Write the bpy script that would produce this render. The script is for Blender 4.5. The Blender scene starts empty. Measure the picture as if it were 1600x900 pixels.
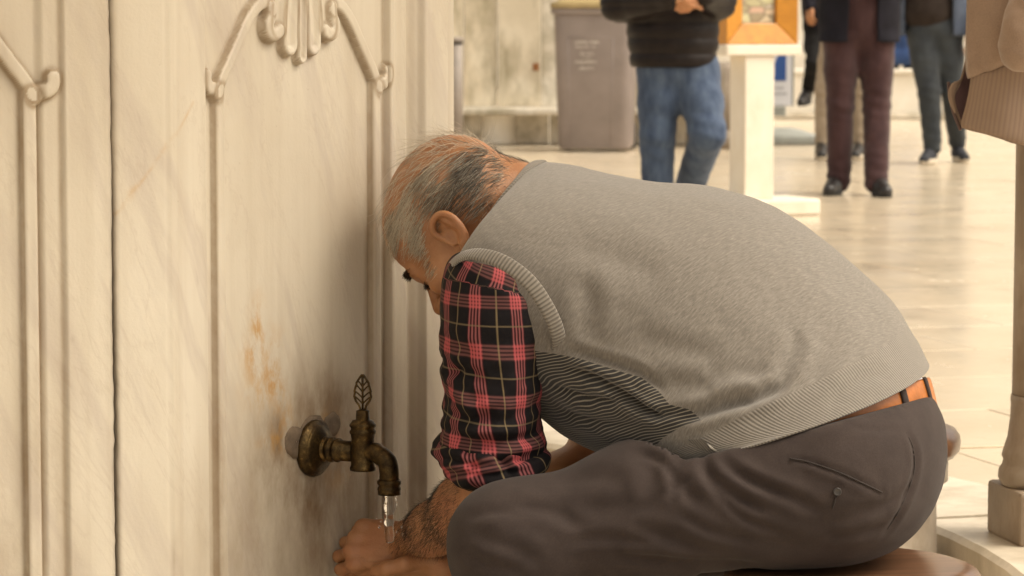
import bpy, math, random
import numpy as np
from mathutils import noise as mnoise, Vector

random.seed(7)
rng = np.random.default_rng(11)
R = math.radians
S = bpy.context.scene
COL = S.collection

# ------------------------------------------------------------------ camera
FPX = 4700.0                    # focal length in pixels of a 1600 wide picture
PITCH = math.atan(410 / FPX)
CAM = np.array([0.0, 0.0, 0.95])
cd = bpy.data.cameras.new('camera')
cd.sensor_width = 36.0
cd.lens = FPX / 1600 * 36.0
cd.clip_start = 0.05
cd.clip_end = 500
cd.dof.use_dof = True
cd.dof.focus_distance = 4.15
cd.dof.aperture_fstop = 13.0
cam = bpy.data.objects.new('camera', cd)
cam.location = CAM
cam.rotation_euler = (math.pi / 2 - PITCH, 0, 0)
COL.objects.link(cam)
S.camera = cam

# ------------------------------------------------------------------ light: bright overcast sky, soft sun
SUN_EL, SUN_AZ = R(56), R(104)   # azimuth measured clockwise from +Y
w = bpy.data.worlds.new('World')
S.world = w
w.use_nodes = True
wn = w.node_tree
bg = wn.nodes['Background']
sky = wn.nodes.new('ShaderNodeTexSky')
sky.sky_type = 'NISHITA'
sky.sun_disc = False
sky.sun_elevation = SUN_EL
sky.sun_rotation = SUN_AZ
sky.dust_density = 6.0
sky.air_density = 1.0
sky.ozone_density = 0.6
hs = wn.nodes.new('ShaderNodeHueSaturation')
hs.inputs['Saturation'].default_value = 0.22
wn.links.new(sky.outputs[0], hs.inputs['Color'])
wm = wn.nodes.new('ShaderNodeMix')
wm.data_type = 'RGBA'
wm.blend_type = 'MULTIPLY'
wm.inputs[0].default_value = 1.0
wm.inputs[7].default_value = (1.0, 0.915, 0.775, 1)
wn.links.new(hs.outputs[0], wm.inputs[6])
wn.links.new(wm.outputs[2], bg.inputs['Color'])
bg.inputs['Strength'].default_value = 0.15
sd = bpy.data.lights.new('sun', 'SUN')
sd.energy = 0.75
sd.angle = R(42)
sd.color = (1.0, 0.92, 0.79)
sun = bpy.data.objects.new('sun', sd)
sun.location = (3, -2, 8)
_d = Vector((math.sin(SUN_AZ) * math.cos(SUN_EL), math.cos(SUN_AZ) * math.cos(SUN_EL), math.sin(SUN_EL)))
sun.rotation_euler = _d.to_track_quat('Z', 'Y').to_euler()
COL.objects.link(sun)
S.view_settings.view_transform = 'Standard'
S.view_settings.look = 'None'
S.view_settings.exposure = 0.78
S.view_settings.gamma = 1.0
S.render.film_transparent = False
S.cycles.max_bounces = 8
S.cycles.use_denoising = True

# ------------------------------------------------------------------ geometry helpers
_Rv = np.array([1.0, 0, 0])
_Fv = np.array([0, math.cos(PITCH), -math.sin(PITCH)])
_Uv = np.array([0, math.sin(PITCH), math.cos(PITCH)])

def W(px, py, Y):
    """world point at depth Y (world y) seen at photo pixel (px, py) - used to read measurements off the photo"""
    d = (px - 800) / FPX * _Rv + _Fv - (py - 450) / FPX * _Uv
    return CAM + d * (Y / d[1])

def PX(P):
    q = np.asarray(P, float) - CAM
    f = q @ _Fv
    return 800 + FPX * (q @ _Rv) / f, 450 - FPX * (q @ _Uv) / f

def gz(y):                       # depth of a ground point (z = 0) seen at row y
    d = _Fv - (y - 450) / FPX * _Uv
    return d[1] * (-CAM[2] / d[2])

def V3(*a): return np.array(a, float)
def unit(v):
    v = np.asarray(v, float)
    return v / np.linalg.norm(v)

def add_attr(me, name, vals):
    a = me.attributes.new(name, 'FLOAT', 'POINT')
    a.data.foreach_set('value', np.asarray(vals, np.float32).ravel())

def mk(name, verts, faces, mat, parent=None, smooth=True, attrs=None):
    me = bpy.data.meshes.new(name)
    verts = np.asarray(verts, np.float32)
    if isinstance(faces, np.ndarray):
        nf, k = faces.shape
        me.vertices.add(len(verts)); me.vertices.foreach_set('co', verts.ravel())
        me.loops.add(nf * k); me.loops.foreach_set('vertex_index', faces.astype(np.int32).ravel())
        me.polygons.add(nf)
        me.polygons.foreach_set('loop_start', np.arange(0, nf * k, k, dtype=np.int32))
        me.update(calc_edges=True)
    else:
        me.from_pydata([tuple(map(float, v)) for v in verts], [], faces)
        me.update()
    me.polygons.foreach_set('use_smooth', np.full(len(me.polygons), bool(smooth)))
    for k, v in (attrs or {}).items():
        add_attr(me, k, v)
    if mat is not None:
        for m in (mat if isinstance(mat, (list, tuple)) else [mat]):
            me.materials.append(m)
    o = bpy.data.objects.new(name, me)
    COL.objects.link(o)
    if parent is not None:
        put(o, parent)
    return o

def put(o, parent):
    """parent keeping the world place; meshes are built in world space"""
    o.parent = parent
    o.matrix_parent_inverse = parent.matrix_basis.inverted()

def tag(o, label=None, cat=None, group=None, kind=None):
    if label: o['label'] = label
    if cat: o['category'] = cat
    if group: o['group'] = group
    if kind: o['kind'] = kind
    return o

def thing(name, label, cat, loc=(0, 0, 0), group=None):
    o = bpy.data.objects.new(name, None)
    o.empty_display_size = 0.1
    o.location = tuple(map(float, loc))
    COL.objects.link(o)
    return tag(o, label, cat, group)

def bevel(o, width, seg=2):
    m = o.modifiers.new('bevel', 'BEVEL'); m.width = width; m.segments = seg
    m.limit_method = 'ANGLE'; m.angle_limit = R(35)
    m.harden_normals = False
    return o

def box(name, c, size, mat, parent=None, rot=0.0, bev=0.0, taper=1.0):
    x, y, z = np.array(size) / 2
    v = np.array([[sx * x * (taper if sz < 0 else 1), sy * y * (taper if sz < 0 else 1), sz * z] for sz in (-1, 1) for sy in (-1, 1) for sx in (-1, 1)])
    cr, sr = math.cos(rot), math.sin(rot)
    v = np.stack([v[:, 0] * cr - v[:, 1] * sr, v[:, 0] * sr + v[:, 1] * cr, v[:, 2]], 1) + np.array(c)
    f = [(0, 2, 3, 1), (4, 5, 7, 6), (0, 1, 5, 4), (2, 6, 7, 3), (0, 4, 6, 2), (1, 3, 7, 5)]
    o = mk(name, v, f, mat, parent, smooth=False)
    if bev: bevel(o, bev)
    return o

def grid_faces(nv, nu, wrap=False):
    i = np.arange(nv - 1)[:, None]; j = np.arange(nu if wrap else nu - 1)[None]
    jn = (j + 1) % nu
    a = i * nu + j; b = i * nu + jn; c = (i + 1) * nu + jn; d = (i + 1) * nu + j
    return np.stack([np.broadcast_to(q, a.shape) for q in (a, b, c, d)], -1).reshape(-1, 4)

def grid_normals(P):
    du = np.gradient(P, axis=1); dv = np.gradient(P, axis=0)
    n = np.cross(du, dv)
    return n / (np.linalg.norm(n, axis=-1, keepdims=True) + 1e-9)

def frame_for(d):
    d = unit(d)
    a = np.array([0, 0, 1.0]) if abs(d[2]) < 0.9 else np.array([1.0, 0, 0])
    x = unit(np.cross(a, d)); y = np.cross(d, x)
    return x, y, d

def lathe(name, prof, mat, parent=None, origin=(0, 0, 0), axis=(0, 0, 1), n=32, smooth=True, caps=True):
    """prof = [(radius, height)]"""
    x, y, d = frame_for(axis)
    th = np.arange(n) * 2 * math.pi / n
    ring = np.cos(th)[:, None] * x + np.sin(th)[:, None] * y
    P = np.array([np.array(origin) + r * ring + h * d for r, h in prof])
    F = [tuple(q) for q in grid_faces(len(prof), n, True)]
    if caps:
        F.append(tuple(range(n - 1, -1, -1))); F.append(tuple((len(prof) - 1) * n + k for k in range(n)))
    return mk(name, P.reshape(-1, 3), F, mat, parent, smooth)

def catmull(pts, n):
    """resample rows of pts (k, ...) into n rows with a Catmull-Rom spline"""
    p = np.asarray(pts, float)
    k = len(p)
    t = np.linspace(0, k - 1, n)
    i = np.minimum(t.astype(int), k - 2); f = (t - i).reshape((-1,) + (1,) * (p.ndim - 1))
    g = lambda j: p[np.clip(j, 0, k - 1)]
    a, b, c, d = g(i - 1), g(i), g(i + 1), g(i + 2)
    return 0.5 * (2 * b + (c - a) * f + (2 * a - 5 * b + 4 * c - d) * f ** 2 + (3 * b - a - 3 * c + d) * f ** 3)

def tube_grid(path, radii, n=10):
    path = np.asarray(path, float)
    t = np.gradient(path, axis=0); t /= np.linalg.norm(t, axis=1, keepdims=True) + 1e-12
    x0, _, _ = frame_for(t[0])
    P = []
    for i in range(len(path)):
        x0 = unit(x0 - t[i] * (x0 @ t[i])); y0 = np.cross(t[i], x0)
        th = np.arange(n) * 2 * math.pi / n
        P.append(path[i] + radii[i] * (np.cos(th)[:, None] * x0 + np.sin(th)[:, None] * y0))
    return np.array(P)

def tube(name, path, radii, mat, parent=None, n=10, m=None):
    path = np.asarray(path, float)
    radii = np.full(len(path), radii) if np.isscalar(radii) else np.asarray(radii, float)
    if m:
        radii = catmull(radii[:, None], m)[:, 0]; path = catmull(path, m)
    P = tube_grid(path, radii, n)
    F = [tuple(q) for q in grid_faces(len(P), n, True)]
    F.append(tuple(range(n - 1, -1, -1))); F.append(tuple((len(P) - 1) * n + k for k in range(n)))
    return mk(name, P.reshape(-1, 3), F, mat, parent)

def nz(P, scale, seed=0.0):
    """smooth noise in about -1..1 at each point"""
    P = np.asarray(P, float).reshape(-1, 3) * scale + seed
    return np.array([mnoise.noise(Vector(p)) for p in P])

# ------------------------------------------------------------------ implicit bodies
def cone(a, b, ra, rb=None, k=None): return ('c', np.asarray(a, float), np.asarray(b, float), ra, ra if rb is None else rb, k)
def ell(c, r, ax=None, k=None): return ('e', np.asarray(c, float), np.asarray(r, float), np.eye(3) if ax is None else np.asarray(ax, float), k)

def prim_box(p):
    if p[0] == 'c':
        r = max(p[3], p[4]); return np.minimum(p[1], p[2]) - r, np.maximum(p[1], p[2]) + r
    r = np.sqrt(((p[3] * p[2][:, None]) ** 2).sum(0)); return p[1] - r, p[1] + r

def prim_d(p, X, Y, Z):
    if p[0] == 'c':
        a, b = p[1], p[2]; ba = b - a; L = ba @ ba + 1e-12
        qx, qy, qz = X - a[0], Y - a[1], Z - a[2]
        t = np.clip((qx * ba[0] + qy * ba[1] + qz * ba[2]) / L, 0, 1)
        return np.sqrt((qx - t * ba[0]) ** 2 + (qy - t * ba[1]) ** 2 + (qz - t * ba[2]) ** 2) - (p[3] + t * (p[4] - p[3]))
    c, r, A = p[1], p[2], p[3]
    qx, qy, qz = X - c[0], Y - c[1], Z - c[2]
    s0 = s1 = 0
    for i in range(3):
        u = (qx * A[i, 0] + qy * A[i, 1] + qz * A[i, 2]) / r[i]
        s0 = s0 + u * u; s1 = s1 + (u / r[i]) ** 2
    k0 = np.sqrt(s0); k1 = np.sqrt(s1) + 1e-9
    return k0 * (k0 - 1) / k1

def smin(a, b, k):
    h = np.maximum(k - np.abs(a - b), 0) / k
    return np.minimum(a, b) - h * h * k * 0.25

def surface_nets(F, org, h):
    s = F < 0
    cnt = sum(s[a:s.shape[0] - 1 + a, b:s.shape[1] - 1 + b, c:s.shape[2] - 1 + c].astype(np.int8) for a in (0, 1) for b in (0, 1) for c in (0, 1))
    act = np.argwhere((cnt > 0) & (cnt < 8))
    idx = np.full(cnt.shape, -1, np.int32); idx[tuple(act.T)] = np.arange(len(act))
    co = [(a, b, c) for a in (0, 1) for b in (0, 1) for c in (0, 1)]
    val = np.stack([F[act[:, 0] + a, act[:, 1] + b, act[:, 2] + c] for a, b, c in co], 1)
    pos = np.zeros((len(act), 3)); n = np.zeros(len(act))
    for i in range(8):
        for j in range(i + 1, 8):
            if sum(abs(co[i][q] - co[j][q]) for q in range(3)) != 1: continue
            m = (val[:, i] < 0) != (val[:, j] < 0)
            t = val[:, i] / (val[:, i] - val[:, j] + 1e-20)
            e = np.array(co[i]) + t[:, None] * (np.array(co[j]) - np.array(co[i]))
            pos[m] += e[m]; n[m] += 1
    verts = np.array(org) + h * (act + pos / n[:, None])
    quads = []
    for ax in range(3):
        o1, o2 = (ax + 1) % 3, (ax + 2) % 3
        sl0 = [slice(None)] * 3; sl1 = [slice(None)] * 3
        sl0[ax] = slice(0, -1); sl1[ax] = slice(1, None)
        ch = np.argwhere(s[tuple(sl0)] != s[tuple(sl1)])
        ok = (ch[:, o1] > 0) & (ch[:, o2] > 0) & (ch[:, o1] < F.shape[o1] - 1) & (ch[:, o2] < F.shape[o2] - 1)
        ch = ch[ok]
        ins = s[tuple(ch.T)]
        q = []
        for d1, d2 in ((-1, -1), (0, -1), (0, 0), (-1, 0)):
            c = ch.copy(); c[:, o1] += d1; c[:, o2] += d2
            q.append(idx[tuple(c.T)])
        q = np.stack(q, 1)
        q[~ins] = q[~ins][:, ::-1]
        quads.append(q)
    return verts, np.concatenate(quads)

def relax(v, q, it=2, lam=0.5):
    for _ in range(it):
        acc = np.zeros_like(v); n = np.zeros(len(v))
        for a, b in ((0, 1), (1, 2), (2, 3), (3, 0)):
            np.add.at(acc, q[:, a], v[q[:, b]]); np.add.at(acc, q[:, b], v[q[:, a]])
            np.add.at(n, q[:, a], 1); np.add.at(n, q[:, b], 1)
        v = v + lam * (acc / n[:, None] - v)
    return v

def vnormals(v, q):
    fn = np.cross(v[q[:, 2]] - v[q[:, 0]], v[q[:, 3]] - v[q[:, 1]])
    n = np.zeros_like(v)
    for i in range(4): np.add.at(n, q[:, i], fn)
    return n / (np.linalg.norm(n, axis=1, keepdims=True) + 1e-12)

def body(prims, h, k=0.03, post=None, it=2, subtract=()):
    lo = np.min([prim_box(p)[0] for p in prims], 0) - 2.5 * h
    hi = np.max([prim_box(p)[1] for p in prims], 0) + 2.5 * h
    n = np.ceil((hi - lo) / h).astype(int) + 1
    ax = [(lo[i] + h * np.arange(n[i])).astype(np.float32) for i in range(3)]
    F = np.full(n, 0.2, np.float32)
    def sub(p, m):
        a, b = prim_box(p)
        i0 = np.clip(((a - m - lo) / h).astype(int), 0, n - 1); i1 = np.clip(((b + m - lo) / h).astype(int) + 2, 1, n)
        sl = tuple(slice(i0[i], i1[i]) for i in range(3))
        return sl, ax[0][sl[0]][:, None, None], ax[1][sl[1]][None, :, None], ax[2][sl[2]][None, None, :]
    for p in prims:
        kk = p[-1] or k
        sl, X, Y, Z = sub(p, kk + 2 * h)
        F[sl] = smin(F[sl], prim_d(p, X, Y, Z), kk)
    for p in subtract:
        kk = p[-1] or k
        sl, X, Y, Z = sub(p, kk + 2 * h)
        F[sl] = -smin(-F[sl], prim_d(p, X, Y, Z), kk)
    if post is not None:
        F = post(F, ax[0][:, None, None], ax[1][None, :, None], ax[2][None, None, :])
    v, q = surface_nets(F, lo, h)
    return relax(v, q, it), q

def poly_dist(P, line):
    """distance of points P (n,d) to a polyline, and the fraction along it"""
    P = np.asarray(P, float); line = np.asarray(line, float)
    best = np.full(len(P), 1e9); frac = np.zeros(len(P))
    L = np.linalg.norm(np.diff(line, axis=0), axis=1); cum = np.concatenate([[0], np.cumsum(L)]); tot = cum[-1]
    for i in range(len(line) - 1):
        a = line[i]; ba = line[i + 1] - a
        t = np.clip(((P - a) @ ba) / (ba @ ba + 1e-12), 0, 1)
        d = np.linalg.norm(P - a - t[:, None] * ba, axis=1)
        m = d < best
        best[m] = d[m]; frac[m] = (cum[i] + t[m] * L[i]) / tot
    return best, frac

def poly_signed(P, poly):
    """signed distance to a closed polygon in 2D, positive inside"""
    poly = np.asarray(poly, float); P = np.asarray(P, float)
    d, _ = poly_dist(P, np.concatenate([poly, poly[:1]]))
    ins = np.zeros(len(P), bool)
    j = len(poly) - 1
    for i in range(len(poly)):
        yi, yj, xi, xj = poly[i, 1], poly[j, 1], poly[i, 0], poly[j, 0]
        c = ((yi > P[:, 1]) != (yj > P[:, 1])) & (P[:, 0] < (xj - xi) * (P[:, 1] - yi) / (yj - yi + 1e-12) + xi)
        ins ^= c; j = i
    return np.where(ins, d, -d)

def crease(v, nrm, items):
    """fold lines read off the photo: (points in photo pixels, depth in m, width in m); acts on the side of the body turned to them"""
    x, y = PX(v)
    near = nrm @ -_Fv > -0.15
    out = v.copy()
    for line, dep, wid in items:
        line = catmull(np.array(line, float), max(3, 4 * len(line)))
        d, f = poly_dist(np.stack([x, y], 1), line)
        d = d / 1130.0
        env = np.clip(np.minimum(f, 1 - f) * 5, 0, 1) ** 0.7
        g = np.exp(-(d / wid) ** 2) - 0.45 * np.exp(-((d - 2.1 * wid) / (1.1 * wid)) ** 2)
        out -= nrm * (dep * g * env * near)[:, None]
    return out
# ------------------------------------------------------------------ materials
class Mt:
    def __init__(s, name, col=(0.5, 0.5, 0.5), rough=0.6, **kw):
        s.mat = bpy.data.materials.new(name); s.mat.use_nodes = True
        s.t = s.mat.node_tree; s.b = s.t.nodes['Principled BSDF']
        s.b.inputs['Base Color'].default_value = (*col, 1); s.b.inputs['Roughness'].default_value = rough
        for k, v in kw.items(): s.set(k.replace('_', ' '), v)
    def set(s, k, v):
        i = s.b.inputs[k] if isinstance(k, str) else k
        if isinstance(v, bpy.types.NodeSocket): s.t.links.new(v, i)
        else: i.default_value = (*v, 1) if isinstance(v, tuple) and len(v) == 3 and i.type == 'RGBA' else v
        return s
    def n(s, typ, ins=None, **props):
        nd = s.t.nodes.new('ShaderNode' + typ)
        for k, v in props.items(): setattr(nd, k, v)
        for k, v in (ins or {}).items(): s.set(nd.inputs[k], v)
        return nd
    def m(s, op, a, b=0.0, c=0.0, clamp=False):
        nd = s.n('Math', {0: a, 1: b, 2: c}, operation=op); nd.use_clamp = clamp; return nd.outputs[0]
    def mix(s, f, a, b, mode='MIX'):
        nd = s.n('Mix', None, data_type='RGBA', blend_type=mode)
        s.set(nd.inputs[0], f); s.set(nd.inputs[6], a); s.set(nd.inputs[7], b); return nd.outputs[2]
    def ramp(s, f, stops):
        nd = s.n('ValToRGB', {0: f}); e = nd.color_ramp.elements
        while len(e) < len(stops): e.new(0.5)
        for q, (p, c) in zip(e, stops):
            q.position = p; q.color = (*((c,) * 3 if np.isscalar(c) else c), 1)
        return nd.outputs[0]
    def at(s, name): return s.n('Attribute', None, attribute_name=name).outputs['Fac']
    def obj(s): return s.n('TexCoord').outputs['Object']
    def pos(s): return s.n('NewGeometry').outputs['Position']
    def vec(s, v, scale=(1, 1, 1), rot=(0, 0, 0)):
        return s.n('Mapping', {'Vector': v, 'Scale': scale, 'Rotation': rot}).outputs[0]
    def comb(s, x, y, z=0.0): return s.n('CombineXYZ', {0: x, 1: y, 2: z}).outputs[0]
    def noise(s, v, scale, detail=4, rough=0.55, dist=0.0):
        return s.n('TexNoise', {'Vector': v, 'Scale': scale, 'Detail': detail, 'Roughness': rough, 'Distortion': dist}).outputs['Fac']
    def voro(s, v, scale, feature='F1', out='Distance'):
        return s.n('TexVoronoi', {'Vector': v, 'Scale': scale}, feature=feature).outputs[out]
    def bump(s, hgt, strength=0.3, dist=0.01, normal=None):
        nd = s.n('Bump', {'Height': hgt, 'Strength': strength, 'Distance': dist})
        if normal is not None: s.set(nd.inputs['Normal'], normal)
        s.set('Normal', nd.outputs[0]); return nd.outputs[0]
    def rand(s): return s.n('ObjectInfo').outputs['Random']

def band(M, x, c, wd, soft=0.15):
    """1 inside |x-c|<wd"""
    d = M.m('ABSOLUTE', M.m('SUBTRACT', x, c))
    return M.m('SUBTRACT', 1.0, M.n('MapRange', {0: d, 1: wd * (1 - soft), 2: wd * (1 + soft)}).outputs[0])

def mat_carved():
    M = Mt('carved_marble', rough=0.42)
    p = M.pos()
    big = M.noise(M.vec(p, (1, 1, 0.45)), 3.2, 5, 0.6)
    base = M.ramp(big, [(0.3, (0.52, 0.45, 0.35)), (0.5, (0.59, 0.525, 0.42)), (0.68, (0.64, 0.58, 0.475))])
    # grey diagonal veins
    sp = M.n('SeparateXYZ', {0: p})
    al = M.m('ADD', M.m('MULTIPLY', sp.outputs[0], 0.7), M.m('MULTIPLY', sp.outputs[1], 0.75))
    dg = M.m('MULTIPLY_ADD', sp.outputs[2], 0.42, al)
    vn = M.noise(M.comb(M.m('MULTIPLY', dg, 9.0), M.m('MULTIPLY', sp.outputs[2], 1.1), 0.0), 1.0, 5, 0.62, 0.25)
    vein = M.ramp(vn, [(0.50, 0.0), (0.60, 1.0), (0.66, 0.2)])
    base = M.mix(M.m('MULTIPLY', vein, 0.42), base, (0.42, 0.35, 0.30))
    vt = M.noise(M.comb(M.m('MULTIPLY', dg, 5.5), M.m('MULTIPLY', sp.outputs[2], 1.6), 3.3), 1.0, 6, 0.68, 0.5)
    thin = M.ramp(vt, [(0.488, 0.0), (0.5, 1.0), (0.512, 0.0)])
    base = M.mix(M.m('MULTIPLY', M.m('MULTIPLY', thin, vn), 0.32), base, (0.36, 0.27, 0.20))
    streak = M.ramp(M.noise(M.vec(p, (28, 28, 0.9)), 1.0, 4, 0.6), [(0.45, 0.0), (0.75, 1.0)])
    base = M.mix(M.m('MULTIPLY', streak, 0.36), base, (0.42, 0.345, 0.25))
    # the yellow vein running across the pilaster
    vy = M.at('vein')
    base = M.mix(M.m('MULTIPLY', M.m('MULTIPLY', vy, M.ramp(M.noise(p, 45, 4, 0.6), [(0.38, 0.1), (0.6, 1.0)])), 0.5), base, (0.50, 0.32, 0.15))
    # dirt sitting in the carved grooves, grime and rust round the tap, painted light falloff low on face B
    fine = M.noise(M.vec(p, (1, 1, 0.5)), 40, 5, 0.65)
    dirt = M.m('MULTIPLY', M.at('dirt'), M.ramp(fine, [(0.25, 0.45), (0.7, 1.0)]))
    base = M.mix(M.m('MULTIPLY', dirt, 0.75), base, (0.235, 0.15, 0.068))
    patchy = M.ramp(M.noise(M.vec(p, (1, 1, 0.5)), 13, 5, 0.65), [(0.32, 0.12), (0.66, 1.0)])
    gr = M.m('MULTIPLY', M.at('grime_shade'), patchy)
    base = M.mix(M.m('MULTIPLY', gr, 0.82, clamp=True), base, (0.225, 0.150, 0.085))
    ru = M.m('MULTIPLY', M.at('rust'), M.ramp(M.noise(M.vec(p, (1.0, 1.0, 0.55)), 34, 4, 0.7), [(0.44, 0.0), (0.62, 1.0)]))
    base = M.mix(M.m('MULTIPLY', ru, 0.62, clamp=True), base, (0.46, 0.24, 0.055))
    speck = M.ramp(M.noise(p, 160, 2), [(0.74, 0.0), (0.80, 1.0)])
    base = M.mix(M.m('MULTIPLY', speck, 0.35), base, (0.30, 0.22, 0.14))
    base = M.mix(M.m('MULTIPLY', M.at('crack'), 0.75, clamp=True), base, (0.075, 0.048, 0.026))
    M.set('Base Color', base)
    M.set('Roughness', M.ramp(big, [(0.3, 0.38), (0.7, 0.55)]))
    M.set('Subsurface Weight', 0.08); M.set('Subsurface Radius', (0.02, 0.014, 0.009)); M.set('Subsurface Scale', 0.3)
    hgt = M.m('ADD', M.noise(p, 220, 3, 0.6), M.m('MULTIPLY', M.noise(p, 34, 4), 2.5))
    M.bump(hgt, 0.16, 0.002)
    return M.mat

def mat_stone(name, c1, c2, c3=None, scale=4.0, rough=0.6, bump=0.25, stain=None, stain_amt=0.6, stain_scale=3.0, rnd=0.0, zs=0.5):
    M = Mt(name, rough=rough)
    p = M.pos()
    n1 = M.noise(p, scale, 6, 0.6)
    base = M.ramp(n1, [(0.3, c1), (0.52, c2), (0.72, c3 or c2)])
    if stain:
        st = M.ramp(M.noise(M.vec(p, (1, 1, zs)), stain_scale, 6, 0.68), [(0.46, 0.0), (0.64, 1.0)])
        base = M.mix(M.m('MULTIPLY', st, stain_amt), base, stain)
    if rnd:
        k = M.m('ADD', 1.0 - rnd / 2, M.m('MULTIPLY', M.rand(), rnd))
        base = M.mix(1.0, base, M.n('CombineColor', {0: k, 1: k, 2: M.m('MULTIPLY', k, 0.99)}).outputs[0], 'MULTIPLY')
    M.set('Base Color', base)
    M.set('Roughness', M.ramp(n1, [(0.3, rough * 0.85), (0.7, min(1, rough * 1.15))]))
    M.bump(M.noise(p, scale * 14, 5, 0.6), bump, 0.003)
    return M.mat

def mat_floor():
    M = Mt('polished_paving', rough=0.3)
    p = M.pos()
    n1 = M.noise(p, 0.9, 6, 0.62)
    base = M.ramp(n1, [(0.28, (0.53, 0.44, 0.315)), (0.5, (0.60, 0.51, 0.38)), (0.72, (0.66, 0.575, 0.45))])
    n2 = M.noise(M.vec(p, (1.0, 0.7, 1)), 4.0, 6, 0.7)
    base = M.mix(M.m('MULTIPLY', M.ramp(n2, [(0.42, 0.0), (0.70, 1.0)]), 0.42), base, (0.47, 0.355, 0.23))
    n3 = M.noise(p, 28.0, 4, 0.65)
    base = M.mix(M.m('MULTIPLY', M.ramp(n3, [(0.55, 0.0), (0.72, 1.0)]), 0.28), base, (0.40, 0.32, 0.22))
    k = M.m('ADD', 0.95, M.m('MULTIPLY', M.rand(), 0.09))
    base = M.mix(1.0, base, M.n('CombineColor', {0: k, 1: k, 2: k}).outputs[0], 'MULTIPLY')
    M.set('Base Color', base)
    M.set('Roughness', M.ramp(n2, [(0.3, 0.11), (0.7, 0.30)]))
    M.set('Specular IOR Level', 0.6)
    M.bump(M.m('ADD', M.noise(p, 7, 4), M.m('MULTIPLY', M.noise(p, 60, 3), 0.3)), 0.09, 0.006)
    return M.mat

def mat_skin(name='skin', dark=1.0):
    M = Mt(name, rough=0.48)
    p = M.pos()
    n1 = M.noise(p, 26, 5, 0.6)
    base = M.ramp(n1, [(0.3, tuple(dark * q for q in (0.30, 0.130, 0.055))), (0.5, tuple(dark * q for q in (0.375, 0.175, 0.078))), (0.72, tuple(dark * q for q in (0.43, 0.215, 0.105)))])
    red = M.ramp(M.noise(p, 11, 3), [(0.5, 0.0), (0.75, 1.0)])
    base = M.mix(M.m('MULTIPLY', red, 0.35), base, tuple(dark * q for q in (0.42, 0.14, 0.07)))
    M.set('Base Color', base)
    M.set('Subsurface Weight', 0.18); M.set('Subsurface Radius', (0.02, 0.008, 0.004)); M.set('Subsurface Scale', 0.25)
    h = M.m('ADD', M.voro(p, 420), M.m('MULTIPLY', M.noise(p, 90, 4), 1.6))
    M.bump(h, 0.22, 0.0016)
    return M.mat

def mat_vest():
    M = Mt('grey_knit', rough=0.95)
    u, v, hem = M.at('pu'), M.at('pv'), M.at('hem')      # metres round the body, metres down it, metres to the hem
    # melange: short pale and dark streaks slanting over the knit
    uv = M.comb(M.m('ADD', u, M.m('MULTIPLY', v, 0.25)), v)
    st = M.noise(M.vec(uv, (62, 400, 1)), 1.0, 4, 0.7)
    st2 = M.noise(M.vec(uv, (130, 800, 1)), 1.0, 3, 0.7)
    f = M.m('ADD', M.m('MULTIPLY', st, 0.6), M.m('MULTIPLY', st2, 0.4))
    grey = M.ramp(f, [(0.30, (0.088, 0.076, 0.064)), (0.5, (0.160, 0.141, 0.119)), (0.70, (0.265, 0.238, 0.204))])
    isrib = M.ramp(hem, [(0.0, 1.0), (0.063, 1.0), (0.065, 0.0)])
    ph = M.m('MULTIPLY', u, 2 * math.pi / 0.0053)
    rib = M.m('MULTIPLY_ADD', M.m('SINE', ph), 0.5, 0.5)
    ribcol = M.ramp(rib, [(0.0, (0.080, 0.069, 0.057)), (0.55, (0.185, 0.164, 0.138)), (1.0, (0.235, 0.210, 0.178))])  # shade between the ribs painted in as darker colour
    grey = M.mix(isrib, grey, M.mix(0.35, ribcol, grey))
    # pinstriped dark front
    fr = M.ramp(M.m('MULTIPLY_ADD', M.at('front'), 40.0, 0.5), [(0.48, 0.0), (0.52, 1.0)])
    wob = M.noise(M.comb(u, v), 8, 2)
    ph2 = M.m('MULTIPLY', M.m('ADD', M.m('ADD', v, M.m('MULTIPLY', u, 0.75)), M.m('MULTIPLY', wob, 0.05)), 2 * math.pi / 0.0062)
    s2 = M.m('SINE', ph2)
    stripe = M.ramp(s2, [(0.40, (0.012, 0.010, 0.009)), (0.9, (0.23, 0.20, 0.155))])
    M.set('Base Color', M.mix(fr, grey, stripe))
    kn = M.m('ADD', M.m('MULTIPLY', st, 0.8), M.m('MULTIPLY', st2, 1.4))
    hg = M.mix(isrib, kn, M.m('MULTIPLY', rib, 2.0))
    M.bump(hg, 0.34, 0.0010)
    M.set('Sheen Weight', 0.25); M.set('Sheen Roughness', 0.6)
    return M.mat

def mat_rib():
    M = Mt('rib_knit', rough=0.95)
    u = M.at('pu')
    rib = M.m('MULTIPLY_ADD', M.m('SINE', M.m('MULTIPLY', u, 2 * math.pi / 0.0056)), 0.5, 0.5)
    col = M.ramp(rib, [(0.0, (0.10, 0.086, 0.070)), (0.5, (0.185, 0.163, 0.136)), (1.0, (0.235, 0.208, 0.176))])  # band grooves get their shade from the colour too
    n = M.noise(M.pos(), 120, 3)
    M.set('Base Color', M.mix(M.m('MULTIPLY', n, 0.3), col, (0.15, 0.135, 0.11)))
    M.bump(rib, 0.6, 0.0012); M.set('Sheen Weight', 0.25)
    return M.mat

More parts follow.
